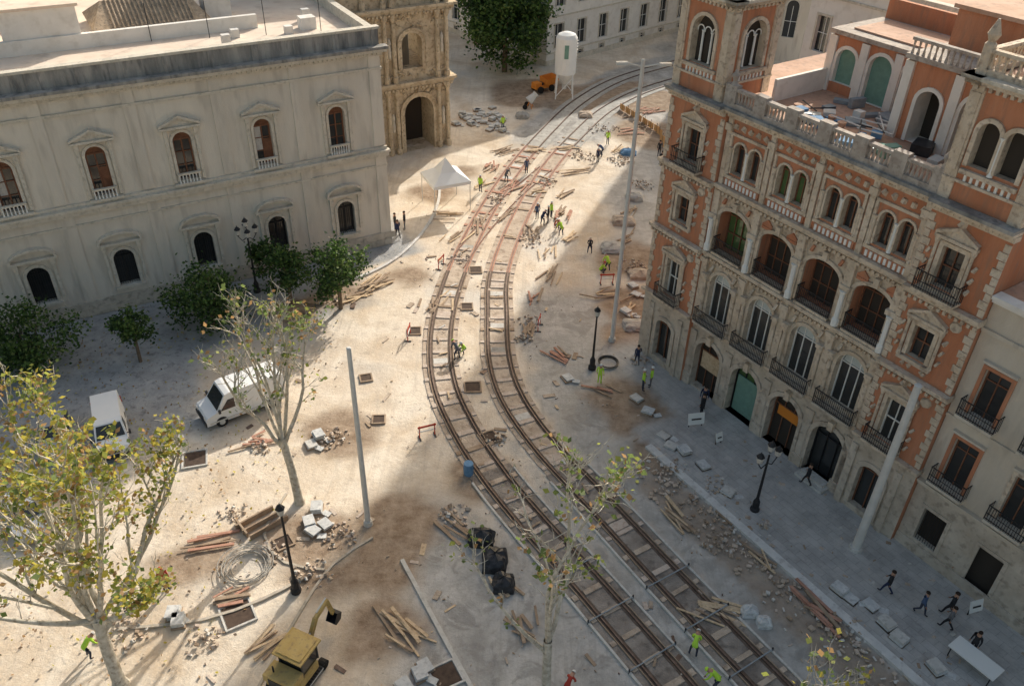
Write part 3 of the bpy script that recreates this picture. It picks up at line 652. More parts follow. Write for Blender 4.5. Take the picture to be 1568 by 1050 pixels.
    for i in range(34):
        a=R.uniform(5.0,15);d=R.uniform(-6.6,-1.2)
        if a>10.3 and d<-4: continue
        w,l,h=R.uniform(.3,1.3),R.uniform(.3,1.1),R.uniform(.15,.6)
        m=R.choice([BLUE,BLUE,BARG,BLACKT,POLE,TERRA,BARG,GREENS])
        mb.obox((a,d,19.32+h/2),R.random()*3,(w,l,h),m)
    for i in range(14): a=R.uniform(4,10);mb.cyl((a,R.uniform(-6,-1),19.7),(a+R.uniform(1,2.5),R.uniform(-6,-1),19.75),.04,.04,R.choice([POLE,IRON]),5)
    for i in range(7): mb.lathe((R.uniform(4,15),R.uniform(-3.6,-1)),[(.18,19.31),(.25,19.7),(.2,19.71)],TERRA,8)
    mb.make('terrace_clutter',E)
right_building()
# ------------------------------------------------------------------ neighbour beige building
def beige():
    E=empty('beige_apartment_building');s0=20.78;mb=MB(RO,RS,RD)
    cs=[22.3+3.15*k for k in range(5)];ed=[s0]+[23.9+3.15*k for k in range(5)]
    for k,c in enumerate(cs):
        dr=(k%2==1)
        mb.cell(ed[k],ed[k+1],0,4.7,[(c,1.5 if dr else 1.3,.13 if dr else 1.0,3.3,0)],STONE_G,.4,0,BEIGE,DARK)
        mb.cell(ed[k],ed[k+1],4.7,9.3,[(c,1.25,5.4,8.3,0)],BEIGE,.3,0,BEIGE,GLASS)
        mb.cell(ed[k],ed[k+1],9.3,16.2,[(c,1.25,9.9,12.6,0)],BEIGE,.3,0,BEIGE,GLASS)
    e=ed[-1]
    mb.box(s0+.003,e,-14,-.42,16.0,16.19,TERRA);mb.face([(s0,0,16.21),(e,0,16.21),(e,-14,16.21),(s0,-14,16.21)],TERRA)
    mb.face([(e,0,0),(e,-14,0),(e,-14,16.2),(e,0,16.2)],BEIGE);mb.face([(s0,-14,0),(e,-14,0),(e,-14,16.2),(s0,-14,16.2)],BEIGE)
    mb.make('walls',E)
    mb=MB(RO,RS,RD)
    for k,c in enumerate(cs):
        for zb,zs in ((5.4,8.3),(9.9,12.6)):
            mb.ring(c,1.25,zb,zs,0,.18,.07,BRICK if k==0 else STONE_R);mb.ironbalc(c-.95,c+.95,0,.55,zb-.05,h=.95,slab=BEIGE)
            mb.box(c-.03,c+.03,-.3,-.24,zb,zs,WOODF);mb.box(c-.6,c+.6,-.3,-.25,zs-.7,zs-.63,WOODF)
            mb.ring(c,1.1,zb+.01,zs-.08,0,.07,.07,WOODF,-.3)
            mb.box(c-.85,c+.85,-.02,.22,zs+.3,zs+.42,BEIGE)
        mb.ring(c,1.3,.9,3.3,0,.2,.06,STONE_G)
        if k%2==0:
            for q in range(-4,5): mb.box(c+q*.14-.012,c+q*.14+.012,-.1,-.07,1.0,3.3,IRON)
    for z,h,p in ((4.55,.2,.15),(4.75,.12,.28),(9.2,.16,.12),(14.3,.2,.15),(15.9,.2,.25),(16.1,.18,.4)): mb.box(s0+.01,e,-.3,p,z,z+h,BEIGE if z<15 else WHITE)
    mb.box(s0+.01,e,-.02,.1,0,.8,STONE_G)
    mb.make('trim_and_balconies',E)
beige()
# ------------------------------------------------------------------ background buildings
def simple_bldg(name,O,S,D,L,dep,h,wm,sp,wins,roofm=TERRA):
    E=empty(name);mb=MB(O,S,D)
    def wall(L,sp):
        n=max(1,int(L/sp));st=L/n
        for i in range(n):
            c=(i+.5)*st;z0=0
            for (w,zb,zs,r_,z1) in wins:
                mb.cell(i*st,(i+1)*st,z0,z1,[(c,w,zb,zs,r_)],wm,.3,0,wm,GLASS,8);mb.ring(c,w,zb,zs,r_,.16,.08,STONE_LT)
                mb.box(c-.03,c+.03,-.3,-.25,zb,zs,WHITEF);mb.box(c-w/2,c+w/2,-.3,-.24,(zb+zs)/2,(zb+zs)/2+.06,WHITEF)
                mb.box(i*st,(i+1)*st,-.02,.15,z1-.15,z1,STONE_LT);z0=z1
        if z0<h: mb.face([(0,0,z0),(L,0,z0),(L,0,h),(0,0,h)],wm)
        mb.box(-.2,L+.2,-.3,.35,h-.2,h+.1,STONE_LT);mb.box(0,L,-.02,.12,0,.7,STONE_LT)
    wall(L,sp)
    mb.fr((O[0],O[1]),(-D[0],-D[1]),(-S[0],-S[1]));wall(dep,sp)
    p=(O[0]+S[0]*L,O[1]+S[1]*L);mb.fr(p,(-D[0],-D[1]),S);wall(dep,sp)
    mb.fr(O,S,D);mb.face([(0,0,h-.1),(L,0,h-.1),(L,-dep,h-.1),(0,-dep,h-.1)],roofm);mb.face([(0,-dep,0),(L,-dep,0),(L,-dep,h),(0,-dep,h)],wm)
    mb.make('walls',E)
W3=[(1.0,.5,1.2,0,1.7),(1.6,2.1,5.3,0,6.4),(1.6,7.6,10.4,.5,12.6),(1.4,13.4,15.8,0,17.5)]
simple_bldg('bank_building',(3.6,115.2),(.737,.676),(.676,-.737),52,26,19,WHITE,4.2,W3)
simple_bldg('white_townhouse',(-34,150),(.97,.24),(.24,-.97),44,14,18,WHITE,4.0,W3)
simple_bldg('plaza_townhouse',(-40,118),(.86,.51),(.51,-.86),22,14,20,BEIGE,3.6,W3)
A=fromR(-7.5,-19.5);simple_bldg('white_rooftop_building',A,RS,RD,15,12,22.5,WHITE,3.0,[(1.1,2,4.4,0,6),(1.1,7,9.4,0,11),(1.1,12,14.4,0,16),(1.1,17.2,19.8,0,21.3)])
A=fromR(8.6,-17.5);simple_bldg('terracotta_roof_building',A,RS,RD,16,16,22.0,BRICK,3.2,[(1.1,2,4.4,0,6),(1.1,7,9.4,0,11),(1.1,12,14.4,0,16),(1.1,17.2,19.8,0,21)])
simple_bldg('added_shadow_tower',(27.2,121.5),(.928,-.372),(-.372,-.928),13,13,64,BEIGE,6,[(1.6,4,8,.8,14),(1.6,18,24,.8,30),(1.6,34,40,.8,48)])  # unseen tower of guessed form, added to cast the shadow across the street
# ------------------------------------------------------------------ trees
def leaves(mb,c,n,rad,size,ms,flat=.8):
    for i in range(n):
        p=Vector((R.gauss(0,1),R.gauss(0,1),R.gauss(0,flat)))*rad*.55+c
        a=Vector((R.gauss(0,1),R.gauss(0,1),R.gauss(0,.6))).normalized();b=a.cross(Vector((R.gauss(0,1),R.gauss(0,1),R.gauss(0,1)))).normalized()
        s=size*R.uniform(.6,1.3);k=mb.mi(R.choice(ms));j=len(mb.v)
        mb.v+=[p-a*s,p+b*s*.75-a*s*.1,p+a*s,p-b*s*.75-a*s*.1];mb.f.append((j,j+1,j+2,j+3));mb.m.append(k)
def plane_tree(name,base,trunk,limbs,dens,lm,seed,r0=.28,sub=1.0,prob=.5):
    """pollarded plane: short trunk, long upright pale limbs, short leafy twigs"""
    R.seed(seed);E=empty(name);mb=MB();lf=MB()
    def rv(a=.1,b=1.0): return Vector((R.gauss(0,1),R.gauss(0,1),R.uniform(a,b))).normalized()
    def twig(p,d,L,r,lv=1):
        q=p.copy();dd=d.copy();n=3
        for i in range(n):
            dd=(dd+rv(-.1,.4)*.35).normalized();q2=q+dd*L/n
            mb.cyl(q,q2,r*(1-.25*i),r*(1-.25*(i+1)),BARK,4,False,True)
            if lv and R.random()<prob: leaves(lf,q2+Vector((0,0,-.05)),int(dens*R.uniform(.2,1.8)),.34,.13,lm)
            if L>.9 and R.random()<.7: twig(q2,(dd+rv(-.2,.6)*.9).normalized(),L*R.uniform(.35,.55),r*.6,lv)
            q=q2
    def limb(p,d,L,r,dep=0):
        n=max(4,int(L/.95));q=p.copy();dd=d.copy();lv=R.random()<.8
        for i in range(n):
            t=i/n;dd=(dd+Vector((R.gauss(0,.12),R.gauss(0,.12),.09))).normalized();q2=q+dd*(L/n)
            mb.cyl(q,q2,r*(1-.66*t),r*(1-.66*(i+1)/n)*1.02,BARK,8 if dep==0 else 6,False,True)
            if i>=2 or dep>0:
                for k in range(R.choice([0,1,1,2])):
                    s=rv(0,.8);twig(q2,(dd*.6+s*.9).normalized(),R.uniform(.5,1.8)*sub,.03,lv and R.random()<.8)
            if dep==0 and i>=1 and R.random()<.55:
                limb(q2,(dd*.9+rv(.1,.6)*.6).normalized(),L*(1-t)*R.uniform(.45,.75),r*(1-.66*t)*.65,1)
            q=q2
        twig(q,dd,1.3*sub,.035)
    b=Vector((base[0],base[1],-.1));t=Vector(trunk)
    m1=b.lerp(t,.5)+Vector((R.uniform(-.15,.15),R.uniform(-.15,.15),0))
    mb.cyl(b,b+Z*.5,r0*1.5,r0*1.1,BARK,10,False,True);mb.cyl(b+Z*.45,m1,r0*1.1,r0*.95,BARK,10,False,True);mb.cyl(m1,t,r0*.95,r0*.9,BARK,10,False,True)
    for (dx,dy,dz,l) in limbs:
        limb(t-Z*R.uniform(0,1.0),Vector((dx,dy,dz)).normalized(),l,r0*.52)
    mb.make('trunk_and_limbs',E,True);lf.make('leaves',E)
plane_tree('plane_tree',(-17.7,22.3),(-17.9,22.8,4.2),[(-.45,.2,1,10.5),(.15,.4,1,11),(.5,-.1,1,9.5),(-.2,-.25,1,10),(-.8,.6,.9,9),(.75,.45,.9,8.5),(0,0,1,11.5),(-.95,-.1,.7,8.5),(.6,.8,.8,8.5),(-.9,-.7,.5,6),(.9,-.3,.45,5.0),(-1,.6,.45,6)],6.2,[LF_Y,LF_YG,LF_YG,LF_Y,LF_G,LF_B],3,prob=.48)
plane_tree('plane_tree',(-12.0,34.0),(-12.4,34.2,4.8),[(-.42,.05,1,7.4),(.25,.15,1,8.0),(-.12,-.1,1,7.6),(.5,0,.95,6.8),(-.7,.25,.9,6.4),(.05,.3,1,7)],3.0,[LF_YG,LF_G,LF_G,LF_G,LF_B],5,r0=.24,prob=.34)
plane_tree('plane_tree',(2.0,22.0),(1.9,22.2,4.4),[(-.22,.12,1,9.6),(.22,.25,1,9.4),(-.42,-.1,.95,6.2),(.08,-.15,1,6.4)],4,[LF_YG,LF_G,LF_G,LF_G,LF_B],9,r0=.22,prob=.34)
plane_tree('plane_tree',(9.6,15.5),(9.8,15.6,4.2),[(.3,.1,1,6.2),(-.3,.1,1,5.8),(.6,.2,.8,5.4),(0,.3,1,6.2)],3,[LF_YG,LF_Y,LF_G,LF_B],12,r0=.2,prob=.4)
def round_tree(name,x,y,h,r,seed,n=2600,ls=.10,dome=.8,th=None):
    R.seed(seed);E=empty(name);mb=MB();lf=MB();th=th or h-1.6*r*dome
    c=Vector((x,y,h-r*dome))
    mb.cyl((x,y,-.05),(x+.08,y,th),.13*r/2+.04,.10*r/2+.03,BARKD,8,False,True)
    cl=[]
    for i in range(int(16+r*7)):
        d=Vector((R.gauss(0,1),R.gauss(0,1),R.gauss(0,1))).normalized();rr=r*R.uniform(.45,1.08)
        p=c+Vector((d.x*rr,d.y*rr,d.z*rr*dome));cl.append(p)
        if i<14: mb.cyl((x+.08,y,th-.1),tuple(c.lerp(p,.8)),.06*r/2,.02,BARKD,5,False,True)
    for p in cl:
        k=R.random();ms=[OR_D,OR_D,OR_L] if k<.45 else [OR_D,OR_L,OR_L,LF_G]
        leaves(lf,p,n//len(cl),r*.34,ls,ms,.8)
    mb.make('trunk',E,True);lf.make('foliage',E)
round_tree('orange_tree',-13.3,54.3,5.2,2.2,21,3200,.13)
round_tree('orange_tree',-17.2,54.6,4.8,1.9,22,2400,.13)
round_tree('orange_tree',-22.4,51.8,4.8,2.8,23,4000,.13)
round_tree('orange_tree',-26.0,46.9,4.2,1.4,24,1500,.12)
round_tree('orange_tree',-33.0,46.0,4.9,3.0,25,4200,.13)
round_tree('orange_tree',-19.3,57.2,4.2,1.5,26,1600,.13)
round_tree('ficus_tree',-2.0,112.5,11.5,5.2,27,15000,.24,.95)
R.seed(99)
# ------------------------------------------------------------------ vehicles
def van(name,x,y,head,L=5.0,W=1.95,Hh=2.15):
    E=empty(name);mb=MB();hw=W/2
    prof=[(-L/2,.35),(-L/2,Hh-.12),(-L/2+.12,Hh),(L/2-1.75,Hh),(L/2-1.45,Hh-.08),(L/2-.75,1.18),(L/2-.12,.98),(L/2,.8),(L/2,.35)]
    def w_at(z): return hw-(.12 if z>1.3 else 0)*(z-1.3)/(Hh-1.3)
    for sgn in (-1,1):
        mb.face([(p[0],sgn*w_at(p[1]),p[1]) for p in prof],VANW)
    for a,b in zip(prof,prof[1:]+prof[:1]):
        mb.face([(a[0],-w_at(a[1]),a[1]),(b[0],-w_at(b[1]),b[1]),(b[0],w_at(b[1]),b[1]),(a[0],w_at(a[1]),a[1])],VANW)
    a,b=prof[4],prof[5]
    def lerp(t): return (a[0]+(b[0]-a[0])*t,a[1]+(b[1]-a[1])*t)
    t0,t1=lerp(.1),lerp(.93);o=.012
    mb.face([(t0[0]+o,-w_at(t0[1])+.12,t0[1]+o),(t1[0]+o,-w_at(t1[1])+.1,t1[1]+o),(t1[0]+o,w_at(t1[1])-.1,t1[1]+o),(t0[0]+o,w_at(t0[1])-.12,t0[1]+o)],GLASS)
    for sgn in (-1,1):
        q=[(L/2-1.95,1.2),(L/2-1.95,1.85),(L/2-1.55,1.85),(L/2-.98,1.2)]
        mb.face([(p[0],sgn*(w_at(p[1])+.012),p[1]) for p in q],GLASS)
        mb.box(-L/2+.1,L/2-.2,sgn*(hw+.0)-.02,sgn*(hw)+.02,.45,.56,POLE)
        mb.box(L/2-.95,L/2-.8,sgn*(hw+.18)-.06,sgn*(hw+.18)+.06,1.2,1.45,BLACKT)
        mb.box(L/2-.9,L/2-.85,min(sgn*hw,sgn*(hw+.2)),max(sgn*hw,sgn*(hw+.2)),1.25,1.3,BLACKT)
        for wx in (L/2-.95,-L/2+1.0):
            mb.cyl((wx,sgn*(hw-.22),.33),(wx,sgn*(hw+.015),.33),.33,.33,RUB,16);mb.cyl((wx,sgn*(hw+.016),.33),(wx,sgn*(hw+.03),.33),.19,.17,POLE,10)
            mb.cyl((wx,sgn*(hw-.3),.36),(wx,sgn*(hw+.006),.36),.39,.39,BLACKT,16)
        mb.box(L/2-.06,L/2+.02,sgn*.72-.16,sgn*.72+.16,.72,.9,POLE);mb.box(-L/2-.02,-L/2+.04,sgn*.82-.08,sgn*.82+.08,.9,1.4,REDP)
        mb.box(-L/2-.012,-L/2,sgn*.42-.32,sgn*.42+.32,1.25,1.8,GLASS)
        mb.box(-.4,-.39,sgn*(hw+.003)-.003,sgn*(hw+.003)+.003,.6,1.25,POLE)
    mb.box(L/2-.1,L/2+.08,-hw+.05,hw-.05,.32,.58,BLACKT);mb.box(L/2-.02,L/2+.025,-.45,.45,.66,.82,BLACKT);mb.box(-L/2-.08,-L/2+.05,-hw+.05,hw-.05,.35,.55,BLACKT)
    mb.box(-L/2+.3,L/2-.6,-hw+.2,hw-.2,.22,.36,BLACKT)
    mb.make('body',E)
    E.location=(x,y,.02);E.rotation_euler=(0,0,math.atan2(head[1],head[0]));return E
van('white_van',-17.5,42.2,(-.80,-.60),5.3,2.0,2.3)
van('white_van',-24.7,39.0,(.45,-.89),4.6,1.8,2.0)
def car(name,x,y,head,pm):
    E=empty(name);mb=MB();L=4.1;hw=.85
    prof=[(-2.05,.35),(-2.05,.85),(-1.8,1.0),(-1.3,1.42),(.2,1.45),(.95,.98),(1.8,.85),(2.05,.7),(2.05,.35)]
    w=lambda z:hw-max(0,z-.95)*.35
    for sg in (-1,1): mb.face([(p[0],sg*w(p[1]),p[1]) for p in prof],pm)
    for a,b in zip(prof,prof[1:]+prof[:1]): mb.face([(a[0],-w(a[1]),a[1]),(b[0],-w(b[1]),b[1]),(b[0],w(b[1]),b[1]),(a[0],w(a[1]),a[1])],pm)
    mb.face([(.26,-.66,1.44),(.9,-.76,1.05),(.9,.76,1.05),(.26,.66,1.44)],GLASS);mb.face([(-1.34,-.66,1.42),(-1.78,-.74,1.06),(-1.78,.74,1.06),(-1.34,.66,1.42)],GLASS)
    for sg in (-1,1):
        mb.face([(-1.5,sg*.86,1.0),(-1.2,sg*.73,1.36),(.15,sg*.72,1.38),(.75,sg*.86,1.0)],GLASS)
        for wx in (1.25,-1.3): mb.cyl((wx,sg*.66,.3),(wx,sg*.87,.3),.3,.3,RUB,14);mb.cyl((wx,sg*.872,.3),(wx,sg*.88,.3),.17,.17,POLE,8)
    mb.make('body',E);E.location=(x,y,.02);E.rotation_euler=(0,0,math.atan2(head[1],head[0]))
car('parked_car',-28.0,38.6,(.45,-.89),mat('grey_car_paint',(.35,.37,.4),rough=.3));car('parked_car',-26.6,32.0,(.6,-.8),mat('grey_car_paint',(.35,.37,.4)))
def excavator(x,y,rot):
    E=empty('backhoe_excavator');mb=MB()
    for s_ in (-1,1):
        mb.box(-1.1,1.1,s_*.85-.2,s_*.85+.2,.18,.52,RUB)
        for e in (-1.1,1.1): mb.cyl((e,s_*.85-.2,.33),(e,s_*.85+.2,.33),.31,.31,RUB,14)
        mb.box(-.9,.9,s_*.85-.22,s_*.85+.22,.3,.4,POLE)
        for i in range(14): mb.box(-1.2+i*.18,-1.13+i*.18,s_*.85-.22,s_*.85+.22,.5,.56,BLACKT)
    mb.box(-.5,.5,-.7,.7,.35,.65,BLACKT)
    mb.box(-1.35,.7,-.95,.95,.68,1.25,YEL);mb.box(-1.5,-.5,-.93,.93,1.25,1.75,YEL);mb.box(-1.52,-1.46,-.6,.6,.8,1.6,BLACKT)
    for (a,b) in ((-.45,-.85),(-.45,.6),(.85,-.85),(.85,.6)): mb.box(a-.04,a+.04,b-.04,b+.04,1.25,2.55,BLACKT)
    mb.box(-.4,.8,-.84,.59,1.25,2.4,GLASS);mb.box(-.7,1.1,-1.05,.8,2.55,2.66,YEL);mb.box(-.55,.95,-.9,.65,2.66,2.72,YEL)
    mb.cyl((-1.1,.5,1.75),(-1.1,.5,2.2),.05,.05,BLACKT,8)
    def arm(p,q,w,h):
        A=Vector(p);B=Vector(q);mb.obox(tuple((A+B)/2),0,((B-A).length,w,h),YEL,-math.atan2(B.z-A.z,B.x-A.x))
    arm((.9,.0,1.0),(2.1,.0,2.7),.2,.3);arm((2.05,.0,2.65),(3.2,.0,2.9),.18,.26);arm((3.1,.0,3.0),(3.5,.0,1.4),.16,.22)
    mb.cyl((1.2,.0,1.9),(2.0,.0,2.3),.06,.05,POLE,6);mb.cyl((2.2,.0,3.0),(3.1,.0,3.2),.06,.05,POLE,6)
    bk=[(3.5,1.5),(3.9,1.2),(3.75,.75),(3.3,.7),(3.15,.95)]
    for y_ in (-.3,.3): mb.face([(p[0],y_,p[1]) for p in bk],BLACKT)
    for a,b in zip(bk[:-1],bk[1:]): mb.face([(a[0],-.3,a[1]),(b[0],-.3,b[1]),(b[0],.3,b[1]),(a[0],.3,a[1])],BLACKT)
    mb.box(-1.75,-1.6,-.95,.95,.15,.6,YEL);mb.box(-1.7,-1.0,-.1,.1,.3,.42,YEL)
    mb.make('body',E);E.location=(x,y,.02);E.rotation_euler=(0,0,rot);E.scale=(.86,.86,.86)
excavator(-9.6,22.9,math.radians(66))
def dumper(x,y,rot,sc=1):
    E=empty('orange_site_dumper');mb=MB()
    for a in (-.8,.9):
        for s_ in (-1,1): mb.cyl((a,s_*.6,.4),(a,s_*.9,.4),.4,.4,RUB,14)
    mb.box(-1.4,1.3,-.55,.55,.45,.8,ORG);mb.box(-1.4,-.5,-.5,.5,.8,1.2,ORG);mb.box(-.5,-.1,-.3,.3,.8,1.1,BLACKT)
    for s_ in (-1,1): mb.face([(.1,s_*.8,.85),(.1,s_*.9,1.6),(2.0,s_*.9,1.7),(1.7,s_*.7,.85)],ORG)
    mb.face([(.1,-.8,.85),(.1,-.9,1.6),(.1,.9,1.6),(.1,.8,.85)],ORG);mb.face([(.1,-.8,.9),(1.7,-.7,.9),(1.7,.7,.9),(.1,.8,.9)],ORG);mb.face([(1.7,-.7,.9),(2,-.9,1.7),(2,.9,1.7),(1.7,.7,.9)],ORG)
    mb.make('body',E);E.location=(x,y,0);E.rotation_euler=(0,0,rot)
dumper(3.0,105.5,.6)
E=empty('concrete_mixer');mb=MB();mb.cyl((1.2,99,.9),(1.9,99.3,1.5),.55,.35,POLE,12);mb.cyl((1.9,99.3,1.5),(2.1,99.4,1.7),.35,.42,POLE,12)
for a,b in ((.8,98.6),(1.6,98.7),(1.0,99.5),(1.8,99.5)): mb.cyl((a,b,0),(1.4,99.1,.9),.05,.05,ORG,6)
mb.cyl((.8,98.5,.3),(.8,98.6,.3),.3,.3,RUB,12);mb.cyl((1.0,99.6,.3),(1.0,99.7,.3),.3,.3,RUB,12);mb.make('drum',E)
# ------------------------------------------------------------------ silo, tent
E=empty('cement_silo');mb=MB();sx,sy=5.6,103.5
mb.lathe((sx,sy),[(.25,1.6),(1.3,3.0),(1.3,7.2),(1.05,7.6),(.4,7.85),(.01,7.9)],TENT,20)
for k in range(4):
    g=math.pi/4+k*math.pi/2;mb.cyl((sx+1.5*math.cos(g),sy+1.5*math.sin(g),0),(sx+1.25*math.cos(g),sy+1.25*math.sin(g),3.6),.09,.09,TENT,6)
    g2=g+math.pi/2;mb.cyl((sx+1.5*math.cos(g),sy+1.5*math.sin(g),.3),(sx+1.3*math.cos(g2),sy+1.3*math.sin(g2),2.6),.05,.05,TENT,6)
mb.cyl((sx,sy,1.0),(sx,sy,1.7),.3,.3,POLE,10);mb.box(sx-.25,sx+.25,sy-1.32,sy-1.28,5,6.6,GREENS)
for i in range(12): mb.box(sx+1.32,sx+1.4,sy-.2,sy+.2,3+i*.35,3.04+i*.35,POLE)
mb.make('tank',E,False)
E=empty('canopy_tent');mb=MB();mb.fr((-6.6,72.6),(.9,.43),(-.43,.9));h=1.75
for a in (-h,h):
    for b in (-h,h): mb.cyl((a,b,0),(a,b,2.9),.04,.04,POLE,6)
cs=[(-h,-h),(h,-h),(h,h),(-h,h)]
for i in range(4):
    a=cs[i];b=cs[(i+1)%4];m1=(a[0]*.45,a[1]*.45);m2=(b[0]*.45,b[1]*.45)
    A=(a[0]*1.04,a[1]*1.04);B=(b[0]*1.04,b[1]*1.04)
    mb.face([(A[0],A[1],2.9),(B[0],B[1],2.9),(m2[0],m2[1],3.6),(m1[0],m1[1],3.6)],TENT);mb.face([(m1[0],m1[1],3.6),(m2[0],m2[1],3.6),(0,0,4.8)],TENT)
    mb.face([(A[0],A[1],2.9),(B[0],B[1],2.9),(B[0],B[1],2.6),(A[0],A[1],2.6)],TENT)
mb.make('canopy',E)
# ------------------------------------------------------------------ poles and lamps
def pole(x,y,h,r,arm=False):
    E=empty('tall_lighting_pole' if arm else 'catenary_pole');mb=MB()
    mb.cyl((x,y,0),(x,y,.3),r*1.7,r*1.5,CONC,14);mb.cyl((x,y,.25),(x,y,h),r,r*.72,POLE,14)
    mb.cyl((x,y,h),(x,y,h+.06),r*.8,r*.5,POLE,14)
    if arm:
        for a in (-1,1):
            mb.cyl((x,y,h-.4),(x+a*1.0,y-.3,h-.1),.06,.05,POLE,6);mb.obox((x+a*1.3,y-.35,h-.1),.15,(.7,.3,.16),POLE)
    mb.make('shaft',E,False)
pole(-7.8,32.5,12.2,.16);pole(7.4,51.0,20.6,.17,True);pole(19.3,31.6,11.6,.24)
def lamp(x,y,h,arms=0,rot=0):
    E=empty('street_lamp');mb=MB()
    mb.lathe((x,y),[(.28,0),(.28,.25),(.2,.35),(.2,.8),(.13,.95),(.09,1.1),(.07,h*.6),(.055,h-.9)],IRON,10)
    def lantern(cx,cy,z):
        mb.lathe((cx,cy),[(.05,z-.12),(.14,z),(.22,z+.42),(.25,z+.44),(.14,z+.6),(.04,z+.68),(.01,z+.8)],IRON,6)
        mb.lathe((cx,cy),[(.148,z+.02),(.223,z+.40)],CONC,6)
    if arms==0: lantern(x,y,h-.8)
    else:
        lantern(x,y,h-.6)
        for k in range(arms):
            g=rot+2*math.pi*k/arms;ax,ay=.65*math.cos(g),.65*math.sin(g)
            mb.cyl((x,y,h-1.5),(x+ax*.6,y+ay*.6,h-1.75),.035,.03,IRON,6);mb.cyl((x+ax*.6,y+ay*.6,h-1.75),(x+ax,y+ay,h-1.35),.03,.03,IRON,6);lantern(x+ax,y+ay,h-1.2)
    mb.make('post',E)
lamp(-10.8,27.8,6.5);lamp(5.7,47.5,5.3);lamp(14.3,34.3,5.3,2,.5);lamp(-20.3,56.4,6.4,4,.4);lamp(-36.5,44.5,5.5)
# ------------------------------------------------------------------ clutter
def planks(x,y,rot,n=8,L=2.4,spread=.6,m=WOOD,name='timber_plank_pile'):
    mb=MB();z=.05
    for i in range(n):
        z+=R.uniform(0,.03)
        mb.obox((x+R.gauss(0,spread*.4),y+R.gauss(0,spread*.4),z+.03),rot+R.gauss(0,.22),(L*R.uniform(.5,1.1),R.uniform(.08,.2),R.uniform(.03,.08)),m if R.random()<.65 else WOODD,R.uniform(-.02,.03))
    return mb.make(name)
def pavers(x,y,rot,n=3,m=PAVER,name='paving_slab_stack'):
    mb=MB()
    for i in range(n):
        px=x+R.gauss(0,.45)*(n>1);py=y+R.gauss(0,.45)*(n>1);r=rot+R.gauss(0,.15)
        mb.obox((px,py,.07),r,(.85,.7,.1),WOODD);k=R.randint(1,5)
        for j in range(k): mb.obox((px+R.gauss(0,.03),py+R.gauss(0,.03),.17+j*.065),r+R.gauss(0,.04),(.75,.6,.055),m if R.random()<.7 else CONC)
        if R.random()<.6: mb.obox((px+.6,py-.3,.06+.04),r+R.random(),(.5,.35,.06),m)
    return mb.make(name)
def rubble(x,y,r,n,ms,name='rubble_heap',smin=.05,smax=.22,hh=.3):
    mb=MB()
    for i in range(n):
        g=R.random()*6.28;q=r*R.random()**.7;z=hh*max(0,1-q/r)*R.random()
        s=R.uniform(smin,smax)
        mb.obox((x+q*math.cos(g),y+q*math.sin(g),z+s*.25),R.random()*3,(s,s*R.uniform(.4,1),s*R.uniform(.3,.8)),R.choice(ms),R.random()*.8,R.random()*.8)
    return mb.make(name)
def barrier(x,y,rot,m=REDP):
    mb=MB();c,s=math.cos(rot),math.sin(rot)
    mb.obox((x,y,.9),rot,(1.2,.05,.12),m);mb.obox((x,y,.55),rot,(1.2,.05,.08),WHITEF)
    for a in (-.5,.5):
        mb.obox((x+c*a,y+s*a,.5),rot,(.06,.06,1.0),m);mb.obox((x+c*a,y+s*a,.04),rot,(.1,.5,.06),BLACKT)
    mb.make('site_barrier')
def manhole(x,y,rot,w=1.3):
    mb=MB();c,s=math.cos(rot),math.sin(rot)
    mb.obox((x,y,.035),rot,(w*.86,w*.86,.06),HOLE)
    for k in range(4):
        g=rot+k*math.pi/2;mb.obox((x+math.cos(g)*w/2,y+math.sin(g)*w/2,.06),g,(.1,w+.09,.09+k*.002),CONC if w>1.2 else WOODD)
    mb.make('open_manhole')
for p in ((-12.3,56.3,.5),(-11.2,58.2,.9),(-16.3,54.2,.3),(-5.4,56.2,1.2),(-6.7,55.2,1.4),(3.4,49,-.8),(6.3,45,-.6),(7.5,57.5,.4),(8.9,55,1.2),(-15.6,39,.3),(3,60,1.3),(1.6,56.5,1.4),(-.9,70.5,1.2),(2,76,.7),(-3.6,77,1),(4.6,75.5,.9),(-5.6,66,1.1),(1.7,67.5,1.5),(9.6,66.5,.6),(11,72,.9),(13,92,.3),(14.4,94,.5),(13.6,97,.2),(16,99,.6),(11,87,1),(-3.2,33,-.8),(14.0,30.9,-.9),(11,27.3,-.5),(-.3,28.5,-.9),(16.1,27.3,-.9),(6,81,.5),(2,86,.2),(-2.6,81,1.2),(-2.9,69,1.5),(4.4,71,1.3),(0,77,1.0),(-6.4,70,.2),(5.4,87,.2),(-1.6,86,.8),(3,64,1.4),(5,66.5,.9),(1.2,51.8,1.4),(-13.9,27.4,.5),(-16,31,.2),(-11.5,24.6,.9),(-5.2,25.4,-.8),(.9,25.8,-.95),(9.6,33.6,-.95)):
    planks(p[0],p[1],p[2],R.randint(4,10),R.uniform(1.4,2.8),R.uniform(.6,1.6),R.choice([WOOD,WOOD,REDF,WOODD]))
for p in ((3.9,46.2),(8.5,44.1),(9.1,42.8),(9.9,40.5),(11.9,37.8),(13.0,35.6),(10.4,38.8),(17.8,28.0),(19.0,27.1),(19.6,25.8),(-12.5,39.1),(-11.4,33.0),(-10.6,31.9),(-4.9,23.6),(-3.9,23.2),(10.3,58.4),(8.7,54.3),(20.8,24.2),(-16.4,26.4)):
    pavers(p[0],p[1],-.97+R.gauss(0,.2),R.randint(1,2))
for i in range(16): pavers(R.uniform(-6.6,-1.5),R.uniform(91,98),R.random(),2)
